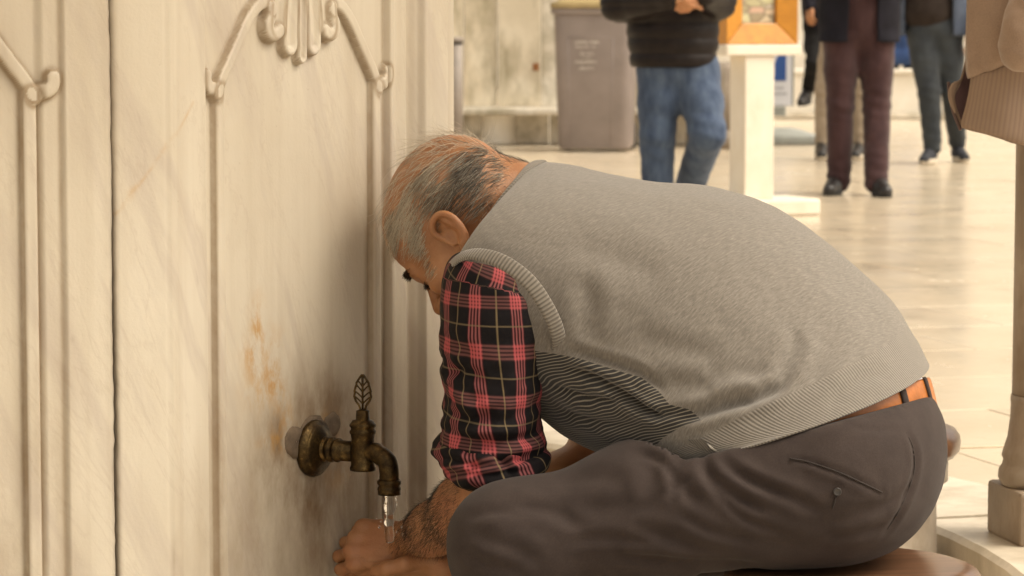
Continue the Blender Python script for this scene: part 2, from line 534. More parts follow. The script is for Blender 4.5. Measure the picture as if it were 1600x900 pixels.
def mat_plaid(name='plaid_cotton', rot=0.0):
    """black check cotton with groups of red lines and single ochre lines"""
    M = Mt(name, rough=0.85)
    u, v = M.at('pu'), M.at('pv')
    if rot:
        c, s_ = math.cos(rot), math.sin(rot)
        u, v = M.m('ADD', M.m('MULTIPLY', u, c), M.m('MULTIPLY', v, -s_)), M.m('ADD', M.m('MULTIPLY', u, s_), M.m('MULTIPLY', v, c))
    PU, PV = 0.056, 0.064
    def lines(x, P, wide):
        t = M.m('FRACT', M.m('DIVIDE', x, P))
        grp = band(M, t, 0.5, wide, 0.12)                         # the broad tinted band
        ln = None
        for k in (-1.5, -0.5, 0.5, 1.5):
            b = band(M, t, 0.5 + k * wide * 0.50, 0.020, 0.5)
            ln = b if ln is None else M.m('ADD', ln, b)
        th = band(M, M.m('FRACT', M.m('ADD', t, 0.5)), 0.5, 0.017, 0.5)
        return grp, ln, th
    gu, lu, tu = lines(u, PU, 0.17)
    gv, lv, tv = lines(v, PV, 0.15)
    col = (0.0065, 0.005, 0.006)
    col = M.mix(M.m('MULTIPLY', gv, 0.30), col, (0.085, 0.028, 0.030))
    col = M.mix(M.m('MULTIPLY', gu, 0.30), col, (0.085, 0.012, 0.018))
    col = M.mix(M.m('MULTIPLY', lv, 0.40, clamp=True), col, (0.25, 0.10, 0.09))
    col = M.mix(M.m('MULTIPLY', lu, 0.62, clamp=True), col, (0.36, 0.115, 0.115))
    both = M.m('MULTIPLY', gu, gv)
    cross = M.m('MULTIPLY', both, M.m('ADD', 0.35, M.m('MULTIPLY', M.m('ADD', lu, lv), 0.5)))
    col = M.mix(M.m('MULTIPLY', cross, 0.5, clamp=True), col, (0.52, 0.085, 0.095))
    col = M.mix(M.m('MULTIPLY', tu, 0.55, clamp=True), col, (0.26, 0.19, 0.10))
    col = M.mix(M.m('MULTIPLY', tv, 0.50, clamp=True), col, (0.20, 0.15, 0.085))
    M.set('Base Color', col)
    M.bump(M.m('ADD', M.noise(M.pos(), 60, 4), M.m('MULTIPLY', M.noise(M.pos(), 500, 2), 0.4)), 0.25, 0.002)
    M.set('Specular IOR Level', 0.2)
    return M.mat

def mat_cloth(name, col, col2=None, scale=30, rough=0.9, bump=0.3, weave=700, sheen=0.15, streak=None):
    M = Mt(name, rough=rough)
    p = M.pos()
    n1 = M.noise(M.vec(p, streak) if streak else p, scale, 5, 0.6)
    c2 = col2 or tuple(q * 1.35 for q in col)
    gr = M.noise(p, 420, 2, 0.6)
    M.set('Base Color', M.mix(M.m('MULTIPLY', M.ramp(gr, [(0.35, 1.0), (0.65, 0.0)]), 0.30), M.ramp(n1, [(0.32, col), (0.68, c2)]), tuple(q * 0.55 for q in col)))
    h = M.m('ADD', M.m('MULTIPLY', M.noise(p, weave, 2), 0.4), M.noise(p, scale * 0.8, 4))
    M.bump(h, bump, 0.003); M.set('Sheen Weight', sheen); M.set('Specular IOR Level', 0.22)
    return M.mat

def mat_wood(name, c1, c2, rough=0.3, coat=0.4):
    M = Mt(name, rough=rough)
    p = M.obj()
    n1 = M.noise(M.vec(p, (6, 70, 40), (0, 0, 0.2)), 1.0, 5, 0.6, 0.4)
    n2 = M.noise(p, 14, 4)
    base = M.ramp(n1, [(0.3, c1), (0.7, c2)])
    base = M.mix(M.m('MULTIPLY', M.ramp(n2, [(0.5, 0.0), (0.7, 1.0)]), 0.35), base, tuple(q * 0.5 for q in c1))
    M.set('Base Color', base); M.set('Coat Weight', coat); M.set('Coat Roughness', 0.18)
    M.bump(n1, 0.12, 0.002)
    return M.mat

def mat_brass():
    M = Mt('aged_brass', rough=0.36, Metallic=0.85)
    p = M.pos()
    n1 = M.noise(p, 60, 6, 0.7); n2 = M.noise(p, 300, 3)
    base = M.ramp(n1, [(0.32, (0.022, 0.014, 0.007)), (0.54, (0.070, 0.044, 0.016)), (0.74, (0.22, 0.14, 0.048))])
    M.set('Base Color', base)
    M.set('Roughness', M.ramp(n1, [(0.3, 0.55), (0.7, 0.30)]))
    M.bump(M.m('ADD', n1, M.m('MULTIPLY', n2, 0.4)), 0.25, 0.0015)
    return M.mat

def mat_hair(name='hair'):
    M = Mt(name, rough=0.45)
    t = M.at('tone')
    M.set('Base Color', M.ramp(t, [(0.0, (0.010, 0.007, 0.005)), (0.35, (0.055, 0.042, 0.030)), (0.7, (0.30, 0.25, 0.185)), (1.0, (0.62, 0.54, 0.42))]))
    return M.mat

def mat_plain(name, col, rough=0.5, var=0.25, scale=12, bump=0.1, **kw):
    M = Mt(name, rough=rough, **kw)
    p = M.pos(); n1 = M.noise(p, scale, 5, 0.6)
    M.set('Base Color', M.ramp(n1, [(0.3, tuple(q * (1 - var) for q in col)), (0.7, tuple(min(1, q * (1 + var)) for q in col))]))
    if bump: M.bump(M.noise(p, scale * 8, 3), bump, 0.002)
    return M.mat

def mat_water():
    M = Mt('water', (1, 1, 1), 0.03, IOR=1.33)
    M.set('Transmission Weight', 1.0)
    return M.mat

MAT = {}
MAT['carved'] = mat_carved()
MAT['marble'] = mat_stone('worn_marble', (0.40, 0.34, 0.27), (0.58, 0.50, 0.40), (0.66, 0.59, 0.49), 5, 0.5, 0.3, (0.27, 0.20, 0.13), 0.5, 6.0)
MAT['column'] = mat_stone('column_marble', (0.27, 0.215, 0.16), (0.36, 0.29, 0.22), (0.45, 0.37, 0.29), 7, 0.6, 0.4, (0.20, 0.13, 0.075), 0.6, 9.0, zs=0.35)
MAT['kerb'] = mat_stone('kerb_marble', (0.46, 0.40, 0.31), (0.62, 0.55, 0.45), (0.70, 0.63, 0.53), 4, 0.4, 0.3, (0.30, 0.25, 0.17), 0.5, 5.0, rnd=0.12)
MAT['white_stone'] = mat_stone('white_marble', (0.70, 0.65, 0.55), (0.80, 0.75, 0.66), (0.84, 0.80, 0.72), 3, 0.5, 0.15, (0.62, 0.54, 0.40), 0.3, 3.0)
MAT['stained'] = mat_stone('stained_wall_stone', (0.50, 0.43, 0.31), (0.66, 0.58, 0.45), (0.76, 0.70, 0.58), 1.6, 0.75, 0.35, (0.20, 0.165, 0.085), 0.75, 2.2, rnd=0.16, zs=0.4)
MAT['plinth'] = mat_stone('plinth_stone', (0.60, 0.53, 0.42), (0.76, 0.70, 0.60), (0.82, 0.78, 0.70), 2.5, 0.7, 0.35, (0.22, 0.185, 0.10), 0.7, 3.5, rnd=0.12, zs=0.8)
MAT['grey_stone'] = mat_stone('grey_stone', (0.20, 0.165, 0.13), (0.30, 0.25, 0.20), (0.42, 0.36, 0.29), 3, 0.8, 0.4, (0.10, 0.08, 0.05), 0.5, 3.0)
MAT['floor'] = mat_floor()
MAT['mortar'] = mat_plain('mortar', (0.155, 0.112, 0.075), 0.9, 0.3, 60, 0.4)
MAT['joint'] = mat_plain('joint_dirt', (0.22, 0.17, 0.11), 0.9, 0.3, 20, 0.3)
MAT['skin'] = mat_skin()
MAT['skin_far'] = mat_skin('skin_light', 1.15)
MAT['vest'] = mat_vest(); MAT['rib'] = mat_rib(); MAT['plaid'] = mat_plaid(); MAT['plaid2'] = mat_plaid('plaid_cuff', 0.35)
MAT['trousers'] = mat_cloth('brown_trouser_cloth', (0.036, 0.0255, 0.0225), (0.051, 0.037, 0.0325), 22, 0.85, 0.22, 900, 0.06)
MAT['thread'] = mat_plain('dark_thread', (0.030, 0.022, 0.019), 0.9, 0.2)
MAT['belt'] = mat_plain('tan_leather', (0.42, 0.135, 0.024), 0.38, 0.3, 25, 0.25)
MAT['white_cloth'] = mat_plain('white_cotton', (0.72, 0.72, 0.75), 0.9, 0.05)
MAT['hair'] = mat_hair()
MAT['lash'] = mat_plain('dark_lash', (0.012, 0.008, 0.006), 0.6, 0.1, bump=0)
MAT['eye'] = mat_plain('eye', (0.35, 0.30, 0.26), 0.15, 0.05, bump=0)
MAT['wood'] = mat_wood('varnished_wood', (0.105, 0.045, 0.020), (0.20, 0.095, 0.045), 0.32, 0.5)
MAT['brass'] = mat_brass()
MAT['water'] = mat_water()
MAT['nail'] = mat_plain('nail', (0.55, 0.33, 0.22), 0.3, 0.1, bump=0)
MAT['shoe_black'] = mat_plain('black_leather', (0.018, 0.015, 0.014), 0.35, 0.3)
MAT['rubber'] = mat_plain('dark_rubber', (0.02, 0.02, 0.02), 0.8, 0.2)
# ------------------------------------------------------------------ the fountain (twelve-sided marble drum)
C1 = W(265, 450, 4.0)[:2]                        # corner between the two carved faces in view
nA, tA = V3(0.5, -0.8660, 0), V3(0.8660, 0.5, 0)
nB, tB = V3(0.8660, -0.5, 0), V3(0.5, 0.8660, 0)
FW = 0.72                                        # width of one face
C1 = V3(C1[0], C1[1], 0)
APO = FW / (2 * math.tan(R(15)))
FC = C1 + tB * FW / 2 - nB * APO                 # axis of the fountain

def on_B(px, py, h=0.0):
    """(s, z) on face B of the point seen at a photo pixel"""
    o = C1 + nB * h
    d = (px - 800) / FPX * _Rv + _Fv - (py - 450) / FPX * _Uv
    k = ((o - CAM) @ nB) / (d @ nB)
    p = CAM + d * k
    return (p - C1) @ tB, p[2]
def on_A(px, py):
    d = (px - 800) / FPX * _Rv + _Fv - (py - 450) / FPX * _Uv
    k = ((C1 - CAM) @ nA) / (d @ nA); p = CAM + d * k
    return (p - C1) @ tA, p[2]
def P_B(s, z, h=0.0): return C1 + tB * s + nB * h + V3(0, 0, z)

UC = 0.322
def mirror_pts(pts):
    q = np.array([on_B(*p) for p in pts]); q[:, 0] = np.abs(q[:, 0] - UC); return q
zJ = on_B(595, 134)[1]
ARCH = catmull(mirror_pts([(595, 140), (589, 118), (578, 92), (566, 64), (555, 38), (545, 20), (535, 8), (526, 5), (520, 14)]), 50)
VOL = catmull(mirror_pts([(594, 133), (600, 131), (606, 127), (609, 118), (609, 111)]), 26)
SCR = catmull(mirror_pts([(520, 12), (521, 26), (525, 38), (523, 50), (516, 54), (509, 48)]), 26)
TIPS = [(0.0, on_B(472, 101)[1], 0.0115), (0.030, on_B(494, 89)[1], 0.0190), (0.062, on_B(514, 62)[1], 0.0200)]

def ridge(d, r, hgt=0.012, flat=0.0):
    t = np.clip(d / r, 0, 1)
    return hgt * np.sqrt(np.clip(1 - t ** 5, 0, 1))

def motif(x, z):
    """carved frame with arched top and shell: height over the sunk field (0 = field), and how near a groove is"""
    ax = np.abs(x); P = np.stack([ax, z], 1)
    H = np.zeros(len(P)); edge = np.full(len(P), 9.0)
    def put_(d, r, hgt=0.012):
        nonlocal H, edge
        H = np.maximum(H, ridge(d, r, hgt)); edge = np.minimum(edge, np.where(d > r * 0.8, np.abs(d - r), 9))
    d = np.where(z < zJ + 0.004, np.abs(ax - 0.198), np.hypot(ax - 0.198, z - zJ)); put_(d, 0.0110, 0.011)
    d, _ = poly_dist(P, ARCH); put_(d, 0.0108, 0.0125)
    d, f = poly_dist(P, VOL); put_(d, 0.0112, 0.0122)
    d, f = poly_dist(P, SCR); put_(d, 0.0115, 0.0155)
    for k, (tx, tz, r) in enumerate(TIPS):
        top = (0.012 + tx * 0.45, 1.14) if k else (0.0, 1.14)
        line = catmull(np.array([[tx, tz + r], [tx * 0.95 + 0.001, tz + 0.05], [tx * 0.7 + 0.002, tz + 0.12], list(top)]), 24)
        d, f = poly_dist(P, line)
        rr = r * (1 - 0.25 * f)
        g = ridge(d, rr, 0.016) - 0.0100 * np.exp(-(d / (rr * 0.52)) ** 2)   # lobe with a hollow flute down its middle
        H = np.maximum(H, g); edge = np.minimum(edge, np.where(d > rr * 0.8, np.abs(d - rr), 9))
    zb = np.interp(ax, [0, 0.03, 0.058, 0.078], [TIPS[0][1] + 0.012, TIPS[1][1] + 0.012, TIPS[2][1] + 0.014, TIPS[2][1] + 0.045])
    H = np.maximum(H, 0.0075 * np.clip((z - zb) / 0.006, 0, 1) * np.clip((0.082 - ax) / 0.006, 0, 1))
    return H, edge

def sstep(x, a, b):
    t = np.clip((x - a) / (b - a), 0, 1); return t * t * (3 - 2 * t)

def relief(s, z):
    """height of the carving over the face plane, with dirt, by metres along the faces (s<0 face A, s>0 face B)"""
    h = np.zeros(len(s)); dirt = np.zeros(len(s))
    B = s >= 0
    # face B
    sb = s[B]; zb = z[B]
    H, e = motif(sb - UC, zb)
    base = -0.012 + 0.016 * (1 - sstep(sb, 0.080, 0.087))
    base = base + 0.011 * sstep(sb, 0.552, 0.557) - 0.007 * sstep(sb, 0.560, 0.585)
    cove = 0.010 * np.exp(-((sb - 0.624) / 0.013) ** 2)
    base = base + 0.009 * sstep(sb, 0.640, 0.650) - cove + 0.002 * sstep(sb, 0.60, 0.61)
    base = base - 0.006 * sstep(sb, 0.712, 0.72) ** 2 + 0.0015 * np.exp(-((sb - 0.012) / 0.006) ** 2)
    h[B] = base + H * (1 - sstep(sb, 0.545, 0.555)) * sstep(sb, 0.083, 0.09)
    dd = np.exp(-(e / 0.0038) ** 2) + 0.8 * np.exp(-((sb - 0.090) / 0.004) ** 2) + 0.8 * np.exp(-((sb - 0.550) / 0.004) ** 2) + 0.4 * np.exp(-((sb - 0.628) / 0.010) ** 2)
    dirt[B] = dd
    # face A
    A = ~B; w = -s[A]; za = z[A]
    H, e = motif(w - 0.391, za)
    base = -0.012 + 0.0075 * (1 - sstep(w, 0.172, 0.184)) + 0.006 * (1 - sstep(w, 0.144, 0.151))
    h[A] = base + H * sstep(w, 0.148, 0.156)
    dirt[A] = 1.15 * np.exp(-(e / 0.0042) ** 2) + 0.8 * np.exp(-((w - 0.151) / 0.0035) ** 2)
    return h, np.clip(dirt, 0, 1.2)

def face_pos(s, h, z):
    t = sstep(s, -0.007, 0.007)[:, None]
    n = nA * (1 - t) + nB * t; n /= np.linalg.norm(n, axis=1, keepdims=True)
    along = np.where(s[:, None] < 0, s[:, None] * tA, s[:, None] * tB)
    over = s > FW
    if over.any():
        nC, tC = V3(1, 0, 0), V3(0, 1, 0)
        along[over] = FW * tB + (s[over, None] - FW) * tC
        n[over] = nC
    rnd = 0.0022 * np.clip(1 - np.abs(s) / 0.007, 0, 1) ** 2
    P = C1 + along + n * (h - rnd)[:, None]; P[:, 2] = z
    return P

def gauss_px(fn, s, z, items):
    out = np.zeros(len(s))
    for px, py, rx, ry, amp in items:
        u, zz = fn(px, py); u2 = fn(px + rx, py)[0]; z2 = fn(px, py - ry)[1]
        out += amp * np.exp(-((s - u) / max(1e-4, abs(u2 - u))) ** 2 - ((z - zz) / max(1e-4, abs(z2 - zz))) ** 2)
    return out

GRIME_SHADE_B = [(500, 880, 150, 170, 0.42), (640, 800, 30, 160, 0.3), (505, 705, 85, 110, 1.0), (530, 640, 32, 70, 0.6), (445, 700, 45, 60, 0.6), (515, 820, 75, 100, 0.6), (600, 850, 60, 120, 0.30), (345, 780, 7, 170, 0.75),  # first blob mixes real dirt with light falloff painted towards the bottom
           (300, 860, 40, 140, 0.22), (470, 620, 60, 110, 0.30), (380, 850, 60, 110, 0.20), (620, 700, 14, 160, 0.42), (262, 872, 9, 30, 1.0), (350, 80, 40, 70, 0.18), (660, 780, 14, 120, 0.35)]
GRIME_A = [(40, 760, 40, 120, 0.38), (10, 880, 40, 90, 0.4), (112, 530, 3.2, 5, 1.6), (95, 720, 12, 160, 0.35), (60, 640, 8, 300, 0.35), (170, 300, 10, 420, 0.35), (120, 860, 20, 60, 0.3), (0, 80, 30, 60, 0.25)]
RUST_B = [(413, 505, 10, 40, 1.1), (405, 555, 16, 36, 1.1), (440, 570, 16, 45, 1.0), (425, 610, 30, 30, 0.85), (455, 660, 18, 40, 0.9), (525, 665, 14, 24, 1.1), (460, 690, 26, 14, 1.0), (540, 745, 22, 22, 0.5), (430, 690, 14, 10, 1.0)]

def crack_line(z):
    return -0.0795 + 0.0022 * np.array([mnoise.noise(Vector((0.3, q * 9, 1.7))) for q in z]) + 0.0012 * np.array([mnoise.noise(Vector((4.3, q * 47, 1.7))) for q in z])

def carved(name, s_cols, z_rows, parent, ends=(False, False)):
    nu, nv = len(s_cols), len(z_rows)
    Sg, Zg = np.meshgrid(s_cols, z_rows)
    s = Sg.ravel(); z = Zg.ravel()
    inside = np.clip(s, -1.5, 0.7199)
    h, dirt = relief(inside, z)
    h = np.where(s > FW, -0.006, h)
    ck = crack_line(z_rows)
    near = np.abs(s + 0.0795)
    # edges of the two blocks, chipped along the open joint
    sg = s.reshape(nv, nu); hg = h.reshape(nv, nu)
    chip = np.abs(np.array([mnoise.noise(Vector((9.1, q * 30, 2.0))) for q in z_rows]))
    if ends[0]:
        gw = 0.55 + 0.75 * sstep(-z_rows, -0.9, -0.45); sg[:, 1] = ck + (0.0010 + 0.0035 * chip) * gw; sg[:, 0] = sg[:, 1] + 0.0004; hg[:, 0] = -0.055
        hg[:, 1] -= 0.004; hg[:, 2] -= 0.0012
    if ends[1]:
        gw = 0.55 + 0.75 * sstep(-z_rows, -0.9, -0.45); sg[:, -2] = ck - (0.0009 + 0.0025 * chip) * gw; sg[:, -1] = sg[:, -2] - 0.0004; hg[:, -1] = -0.055
        hg[:, -2] -= 0.004; hg[:, -3] -= 0.0012
    s = sg.ravel(); h = hg.ravel()
    P = face_pos(s, h, z)
    crack = np.exp(-((s - np.repeat(ck, nu)) / 0.0034) ** 2) * (0.45 + 0.55 * sstep(-z, -0.9, -0.5))
    B = s >= 0
    grime_shade = np.where(B, gauss_px(on_B, s, z, GRIME_SHADE_B), gauss_px(on_A, s, z, GRIME_A))
    rust = np.where(B, gauss_px(on_B, s, z, RUST_B), 0)
    vl = np.array([on_A(*p) for p in [(180, 335), (196, 312), (205, 300), (222, 282), (245, 250), (262, 222)]] + [on_B(*p) for p in [(270, 212), (282, 192), (298, 160)]])
    vd, vf = poly_dist(np.stack([s, z], 1), catmull(vl, 40))
    vein = np.exp(-(vd / (0.0022 + 0.004 * np.exp(-((vf - 0.15) / 0.1) ** 2) + 0.003 * np.exp(-((vf - 0.62) / 0.08) ** 2))) ** 2)
    o = mk(name, P, grid_faces(nv, nu), MAT['carved'], parent, True, dict(dirt=dirt, grime_shade=grime_shade, rust=rust, vein=vein, crack=crack))
    return o

fountain = thing('marble_fountain', 'pale carved marble fountain drum with arched panels and a shell relief', 'fountain', (FC[0], FC[1], -0.15))
zr = np.concatenate([np.linspace(-0.15, 0.14, 12)[:-1], np.linspace(0.14, 1.02, 420), np.linspace(1.02, 1.16, 14)[1:]])
carved('carved_panel', np.concatenate([[-0.085, -0.0835, -0.083], np.linspace(-0.088, -0.24, 90), np.linspace(-0.243, -0.72, 110)])[::-1], zr, fountain, ends=(False, True)).name = 'carved_panel'
carved('carved_panel', np.concatenate([[-0.076, -0.0765, -0.075], np.linspace(-0.0725, 0.078, 46)[:-1], np.linspace(0.078, 0.72, 340), [0.7205, 0.80, 1.0, 1.2, 1.439]]), zr, fountain, ends=(True, False))
# the remaining faces: plain slabs with a raised frame, and the block course and cornice above
def pt_ring(r, k, off=0.0):
    a = R(-60 - 15 + 30 * k + off); return FC[:2] + r / math.cos(R(15)) * np.array([math.cos(a), math.sin(a)])
def ring_prism(name, r0, r1, z0, z1, mat, parent, n=12, off=0.0, bev=0.0):
    v = []; f = []
    for z in (z0, z1):
        for r in (r0, r1):
            for k in range(n):
                a = R(-75 + 360 / n * k + off); rr = r / math.cos(math.pi / n)
                v.append((FC[0] + rr * math.cos(a), FC[1] + rr * math.sin(a), z))
    for k in range(n):
        q = (k + 1) % n
        f += [(n + k, n + q, 3 * n + q, 3 * n + k), (q, k, 2 * n + k, 2 * n + q), (2 * n + k, 3 * n + k, 3 * n + q, 2 * n + q), (k, q, n + q, n + k)]
    o = mk(name, v, f, mat, parent, smooth=False)
    if bev: bevel(o, bev)
    return o
ring_prism('drum_core', 0.3, APO - 0.06, -0.149, 1.9, MAT['marble'], fountain)
ring_prism('block_course', APO - 0.10, APO - 0.004, 1.162, 1.80, MAT['marble'], fountain, bev=0.004)
ring_prism('cornice', APO - 0.08, APO + 0.05, 1.803, 1.90, MAT['marble'], fountain, bev=0.012)
for k in range(12):                                # plain slabs on the faces out of sight
    a = R(-60 + 30 * k)
    n_ = V3(math.cos(a), math.sin(a), 0)
    if abs(n_ @ nA - 1) < 1e-3 or abs(n_ @ nB - 1) < 1e-3 or n_[0] > 0.99: continue
    t_ = V3(-n_[1], n_[0], 0)
    c = FC + n_ * (APO - 0.035)
    box('plain_panel', (c[0], c[1], 0.505), (FW - 0.012, 0.06, 1.30), MAT['marble'], fountain, rot=math.atan2(t_[1], t_[0]), bev=0.004)
# mortar plugs: beside the tap, and the chip in the left groove
def plug(px, py, rx, ry, h, seed):
    n = 18; s0, z0 = on_B(px, py, h)
    ru = abs(on_B(px + rx, py, h)[0] - s0); rz = abs(on_B(px, py - ry, h)[1] - z0)
    th = np.arange(n) * 2 * math.pi / n
    k = 1 + 0.22 * np.array([mnoise.noise(Vector((math.cos(t) * 1.6 + seed, math.sin(t) * 1.6, seed))) for t in th])
    rings = []
    for q, hh in ((1.0, -0.006), (0.96, 0.0025), (0.6, 0.0045), (0.05, 0.004)):
        rings.append([P_B(s0 + ru * kk * q * math.cos(t), z0 + rz * kk * q * math.sin(t), h + hh) for t, kk in zip(th, k)])
    P = np.array(rings)
    mk('mortar_plug', P.reshape(-1, 3), grid_faces(4, n, True), MAT['mortar'], fountain)
plug(460, 690, 16, 26, -0.012, 3.0); plug(518, 663, 13, 19, -0.012, 7.0); plug(341, 620, 6.5, 21, -0.012, 11.0); plug(488, 672, 20, 22, -0.012, 5.0)

# ------------------------------------------------------------------ ground: paving, kerb, sunken channel
def ang_sheet(name, r0, r1, z, mat, rings, n=96):
    rr = np.array(rings); th = np.arange(n) * 2 * math.pi / n
    P = np.array([[(FC[0] + r * math.cos(t), FC[1] + r * math.sin(t), z) for t in th] for r in rr])
    return mk(name, P.reshape(-1, 3), grid_faces(len(rr), n, True), mat, None, False)
KR = 2.31
floor = tag(ang_sheet('courtyard_floor', KR, 110, -0.006, MAT['floor'], [KR + 0.02, KR + 0.2, 4, 7, 12, 20, 40, 110]), kind='structure')
tag(ang_sheet('channel_floor', 0.4, 2.5, -0.15, MAT['kerb'], [0.4, 1.2, 2.0, 2.5]), kind='structure')
kerb = bpy.data.objects.new('kerb', None); kerb.location = (FC[0], FC[1], 0); COL.objects.link(kerb); tag(kerb, kind='structure')
NK = 18
def kerb_mesh():
    v = []; a0, a1 = R(-10 + 0.16), R(10 - 0.16); m = 6
    r0, r1, zt, zb, c = KR, KR + 0.34, 0.014, -0.16, 0.010
    prof = [(r0 + 0.012, zb), (r0, zt - c), (r0 + c, zt), (r1 - c * .5, zt), (r1, zt - c * .5), (r1, zb)]
    for i in range(m):
        a = a0 + (a1 - a0) * i / (m - 1)
        for r, z in prof: v.append((r * math.cos(a), r * math.sin(a), z))
    k = len(prof); f = [tuple(q) for q in grid_faces(m, k, True)]
    f += [tuple(range(k)), tuple(reversed([(m - 1) * k + i for i in range(k)]))]
    return v, f
kv, kf = kerb_mesh()
k0 = mk('kerb_stone', kv, kf, MAT['kerb'], None, False)
for k in range(NK):
    o = k0 if k == 0 else k0.copy()
    if k: COL.objects.link(o)
    o.parent = kerb; o.rotation_euler = (0, 0, R(20 * k + 7)); o.location = (0, 0, 0.003 * math.sin(k * 2.3))
# paving slabs, one by one as far as they can be told apart
ca, sa = math.cos(R(16)), math.sin(R(16))
def slab(name, quad, zt):
    quad = np.array(quad); c = quad.mean(0)
    ins = quad + (c - quad) / np.linalg.norm(c - quad, axis=1, keepdims=True) * 0.004
    v = [(x, y, zt - 0.05) for x, y in quad] + [(x, y, zt - 0.0015) for x, y in quad] + [(x, y, zt) for x, y in ins]
    f = [(4, 5, 9, 8), (5, 6, 10, 9), (6, 7, 11, 10), (7, 4, 8, 11), (8, 9, 10, 11), (0, 1, 5, 4), (1, 2, 6, 5), (2, 3, 7, 6), (3, 0, 4, 7)]
    return mk(name, v, f, MAT['floor'], floor, False)
SX, SY = 0.95, 0.64
for j in range(-4, 34):
    for i in range(-9, 12):
        x0 = i * SX + (0.41 * SX if j % 2 else 0) ; y0 = j * SY
        q = np.array([(x0 + .003, y0 + .003), (x0 + SX - .003, y0 + .003), (x0 + SX - .003, y0 + SY - .003), (x0 + .003, y0 + SY - .003)])
        q = np.stack([q[:, 0] * ca - q[:, 1] * sa, q[:, 0] * sa + q[:, 1] * ca], 1) + np.array([0.6, 4.6])
        c = q.mean(0)
        if c[1] > 18.5 or c[1] < 3.2 or abs(c[0]) > 0.20 * c[1] + 0.9: continue
        d = q - FC[:2]; r = np.linalg.norm(d, axis=1)
        RI = KR + 0.346
        if (r < RI).sum() >= 3: continue
        m = r < RI
        q[m] = FC[:2] + d[m] / r[m, None] * RI
        if c[0] < -0.9 and c[1] < 9: continue
        slab('paving_slab', q, 0.0 + 0.0003 * math.sin(i * 3.1 + j * 1.7))

# ------------------------------------------------------------------ column carrying the canopy, canopy
colX, colY = W(1641, 700, 5.46)[0], 5.46
column = thing('marble_column', 'worn round marble column with moulded base at the right edge, below the hanging jacket', 'column', (colX, colY, 0.012))
box('plinth', (colX, colY, 0.062), (0.178, 0.178, 0.10), MAT['column'], column, rot=R(11), bev=0.008)
lathe('column_base', [(0.088, 0.113), (0.094, 0.125), (0.093, 0.140), (0.087, 0.150), (0.085, 0.158), (0.088, 0.166), (0.085, 0.178), (0.078, 0.200), (0.0735, 0.235), (0.0725, 0.262), (0.0735, 0.268), (0.0725, 0.278)], MAT['column'], column, (colX, colY, 0), n=40)
lathe('shaft', [(0.0708, 0.279), (0.0700, 0.6), (0.0695, 1.2), (0.066, 2.4), (0.064, 2.62)], MAT['column'], column, (colX, colY, 0), n=40)
lathe('capital', [(0.070, 2.621), (0.074, 2.64), (0.070, 2.66), (0.085, 2.72), (0.115, 2.76), (0.115, 2.79)], MAT['column'], column, (colX, colY, 0), n=40)
canopy = thing('fountain_canopy', 'shallow stone canopy roof over the washing fountain, above the picture', 'canopy', (FC[0], FC[1], 2.8))
CR = 2.75
ring_prism('ceiling', 0.1, CR, 2.80, 2.92, MAT['white_stone'], canopy, n=16)
ring_prism('eave', CR + 0.001, CR + 0.12, 2.83, 2.96, MAT['white_stone'], canopy, n=16, bev=0.02)
lathe('roof', [(CR, 2.922), (2.2, 3.2), (1.1, 3.42), (0.1, 3.5)], MAT['grey_stone'], canopy, (FC[0], FC[1], 0), n=32)

# ------------------------------------------------------------------ stools: thick wooden seats on marble pedestals
def stool(label, X, Y, zt):
    t = thing('washing_stool', label, 'stool', (X, Y, -0.15), 'stools round the fountain')
    R_ = 0.178
    c = [(0.05, -0.062), (R_ - 0.030, -0.062), (R_ - 0.012, -0.056), (R_ - 0.002, -0.044), (R_, -0.030), (R_ - 0.002, -0.017), (R_ - 0.010, -0.006), (R_ - 0.022, -0.0015), (R_ - 0.034, 0.0), (R_ * 0.5, -0.002), (0.004, -0.003)]
    lathe('seat', c, MAT['wood'], t, (X, Y, zt), n=64)
    lathe('pedestal', [(0.150, -0.148), (0.150, -0.09), (0.137, -0.075), (0.134, zt - 0.115), (0.155, zt - 0.100), (0.155, zt - 0.0625)], MAT['marble'], t, (X, Y, 0), n=40)
    return t
ST1 = W(1333, 881, 4.05)
stool('round varnished wooden stool under the seated man', ST1[0], ST1[1], ST1[2])
ST2 = W(1350, 663, 5.52)
stool('wooden stool on a pale pedestal, mostly hidden behind the seated man', ST2[0], ST2[1], ST2[2])

# ------------------------------------------------------------------ background: stained wall, bollard, white building
sw = thing('stained_wall', 'old cream stone wall with green black stains and a low plinth, behind the bin', 'wall', (0, 24.3, 0))
YW = 24.25
xs = [-7, -4.2, -1.9, -0.385, -0.115, 0.235, 0.365, 1.02, 1.62]
zs = [0.30, 1.32, 2.7, 4.4]
for i in range(len(xs) - 1):
    for j in range(len(zs) - 1):
        a, b = xs[i], xs[i + 1]
        dy = 0.03 * math.sin(i * 2.1 + j) - (0.05 if i in (4,) else 0) + (0.03 if i == 5 else 0)
        o = box('wall_slab', ((a + b) / 2, YW + 0.15 + dy, (zs[j] + zs[j + 1]) / 2), (b - a - 0.008, 0.3, zs[j + 1] - zs[j] - 0.008), MAT['plinth'] if i == 5 else MAT['stained'], sw, bev=0.006)
box('plinth_ledge', (-2.69, YW - 0.06, 0.268), (8.62, 0.50, 0.055), MAT['plinth'], sw, bev=0.012)
xp = [-7, -3.6, -1.4, -0.40, -0.24, 0.02, 0.30, 0.72, 1.05, 1.62]
for i in range(len(xp) - 1):
    a, b = xp[i], xp[i + 1]
    box('plinth_block', ((a + b) / 2, YW + 0.10 + 0.015 * math.sin(i * 3), 0.12), (b - a - 0.01, 0.3, 0.24), MAT['plinth'], sw, bev=0.01)
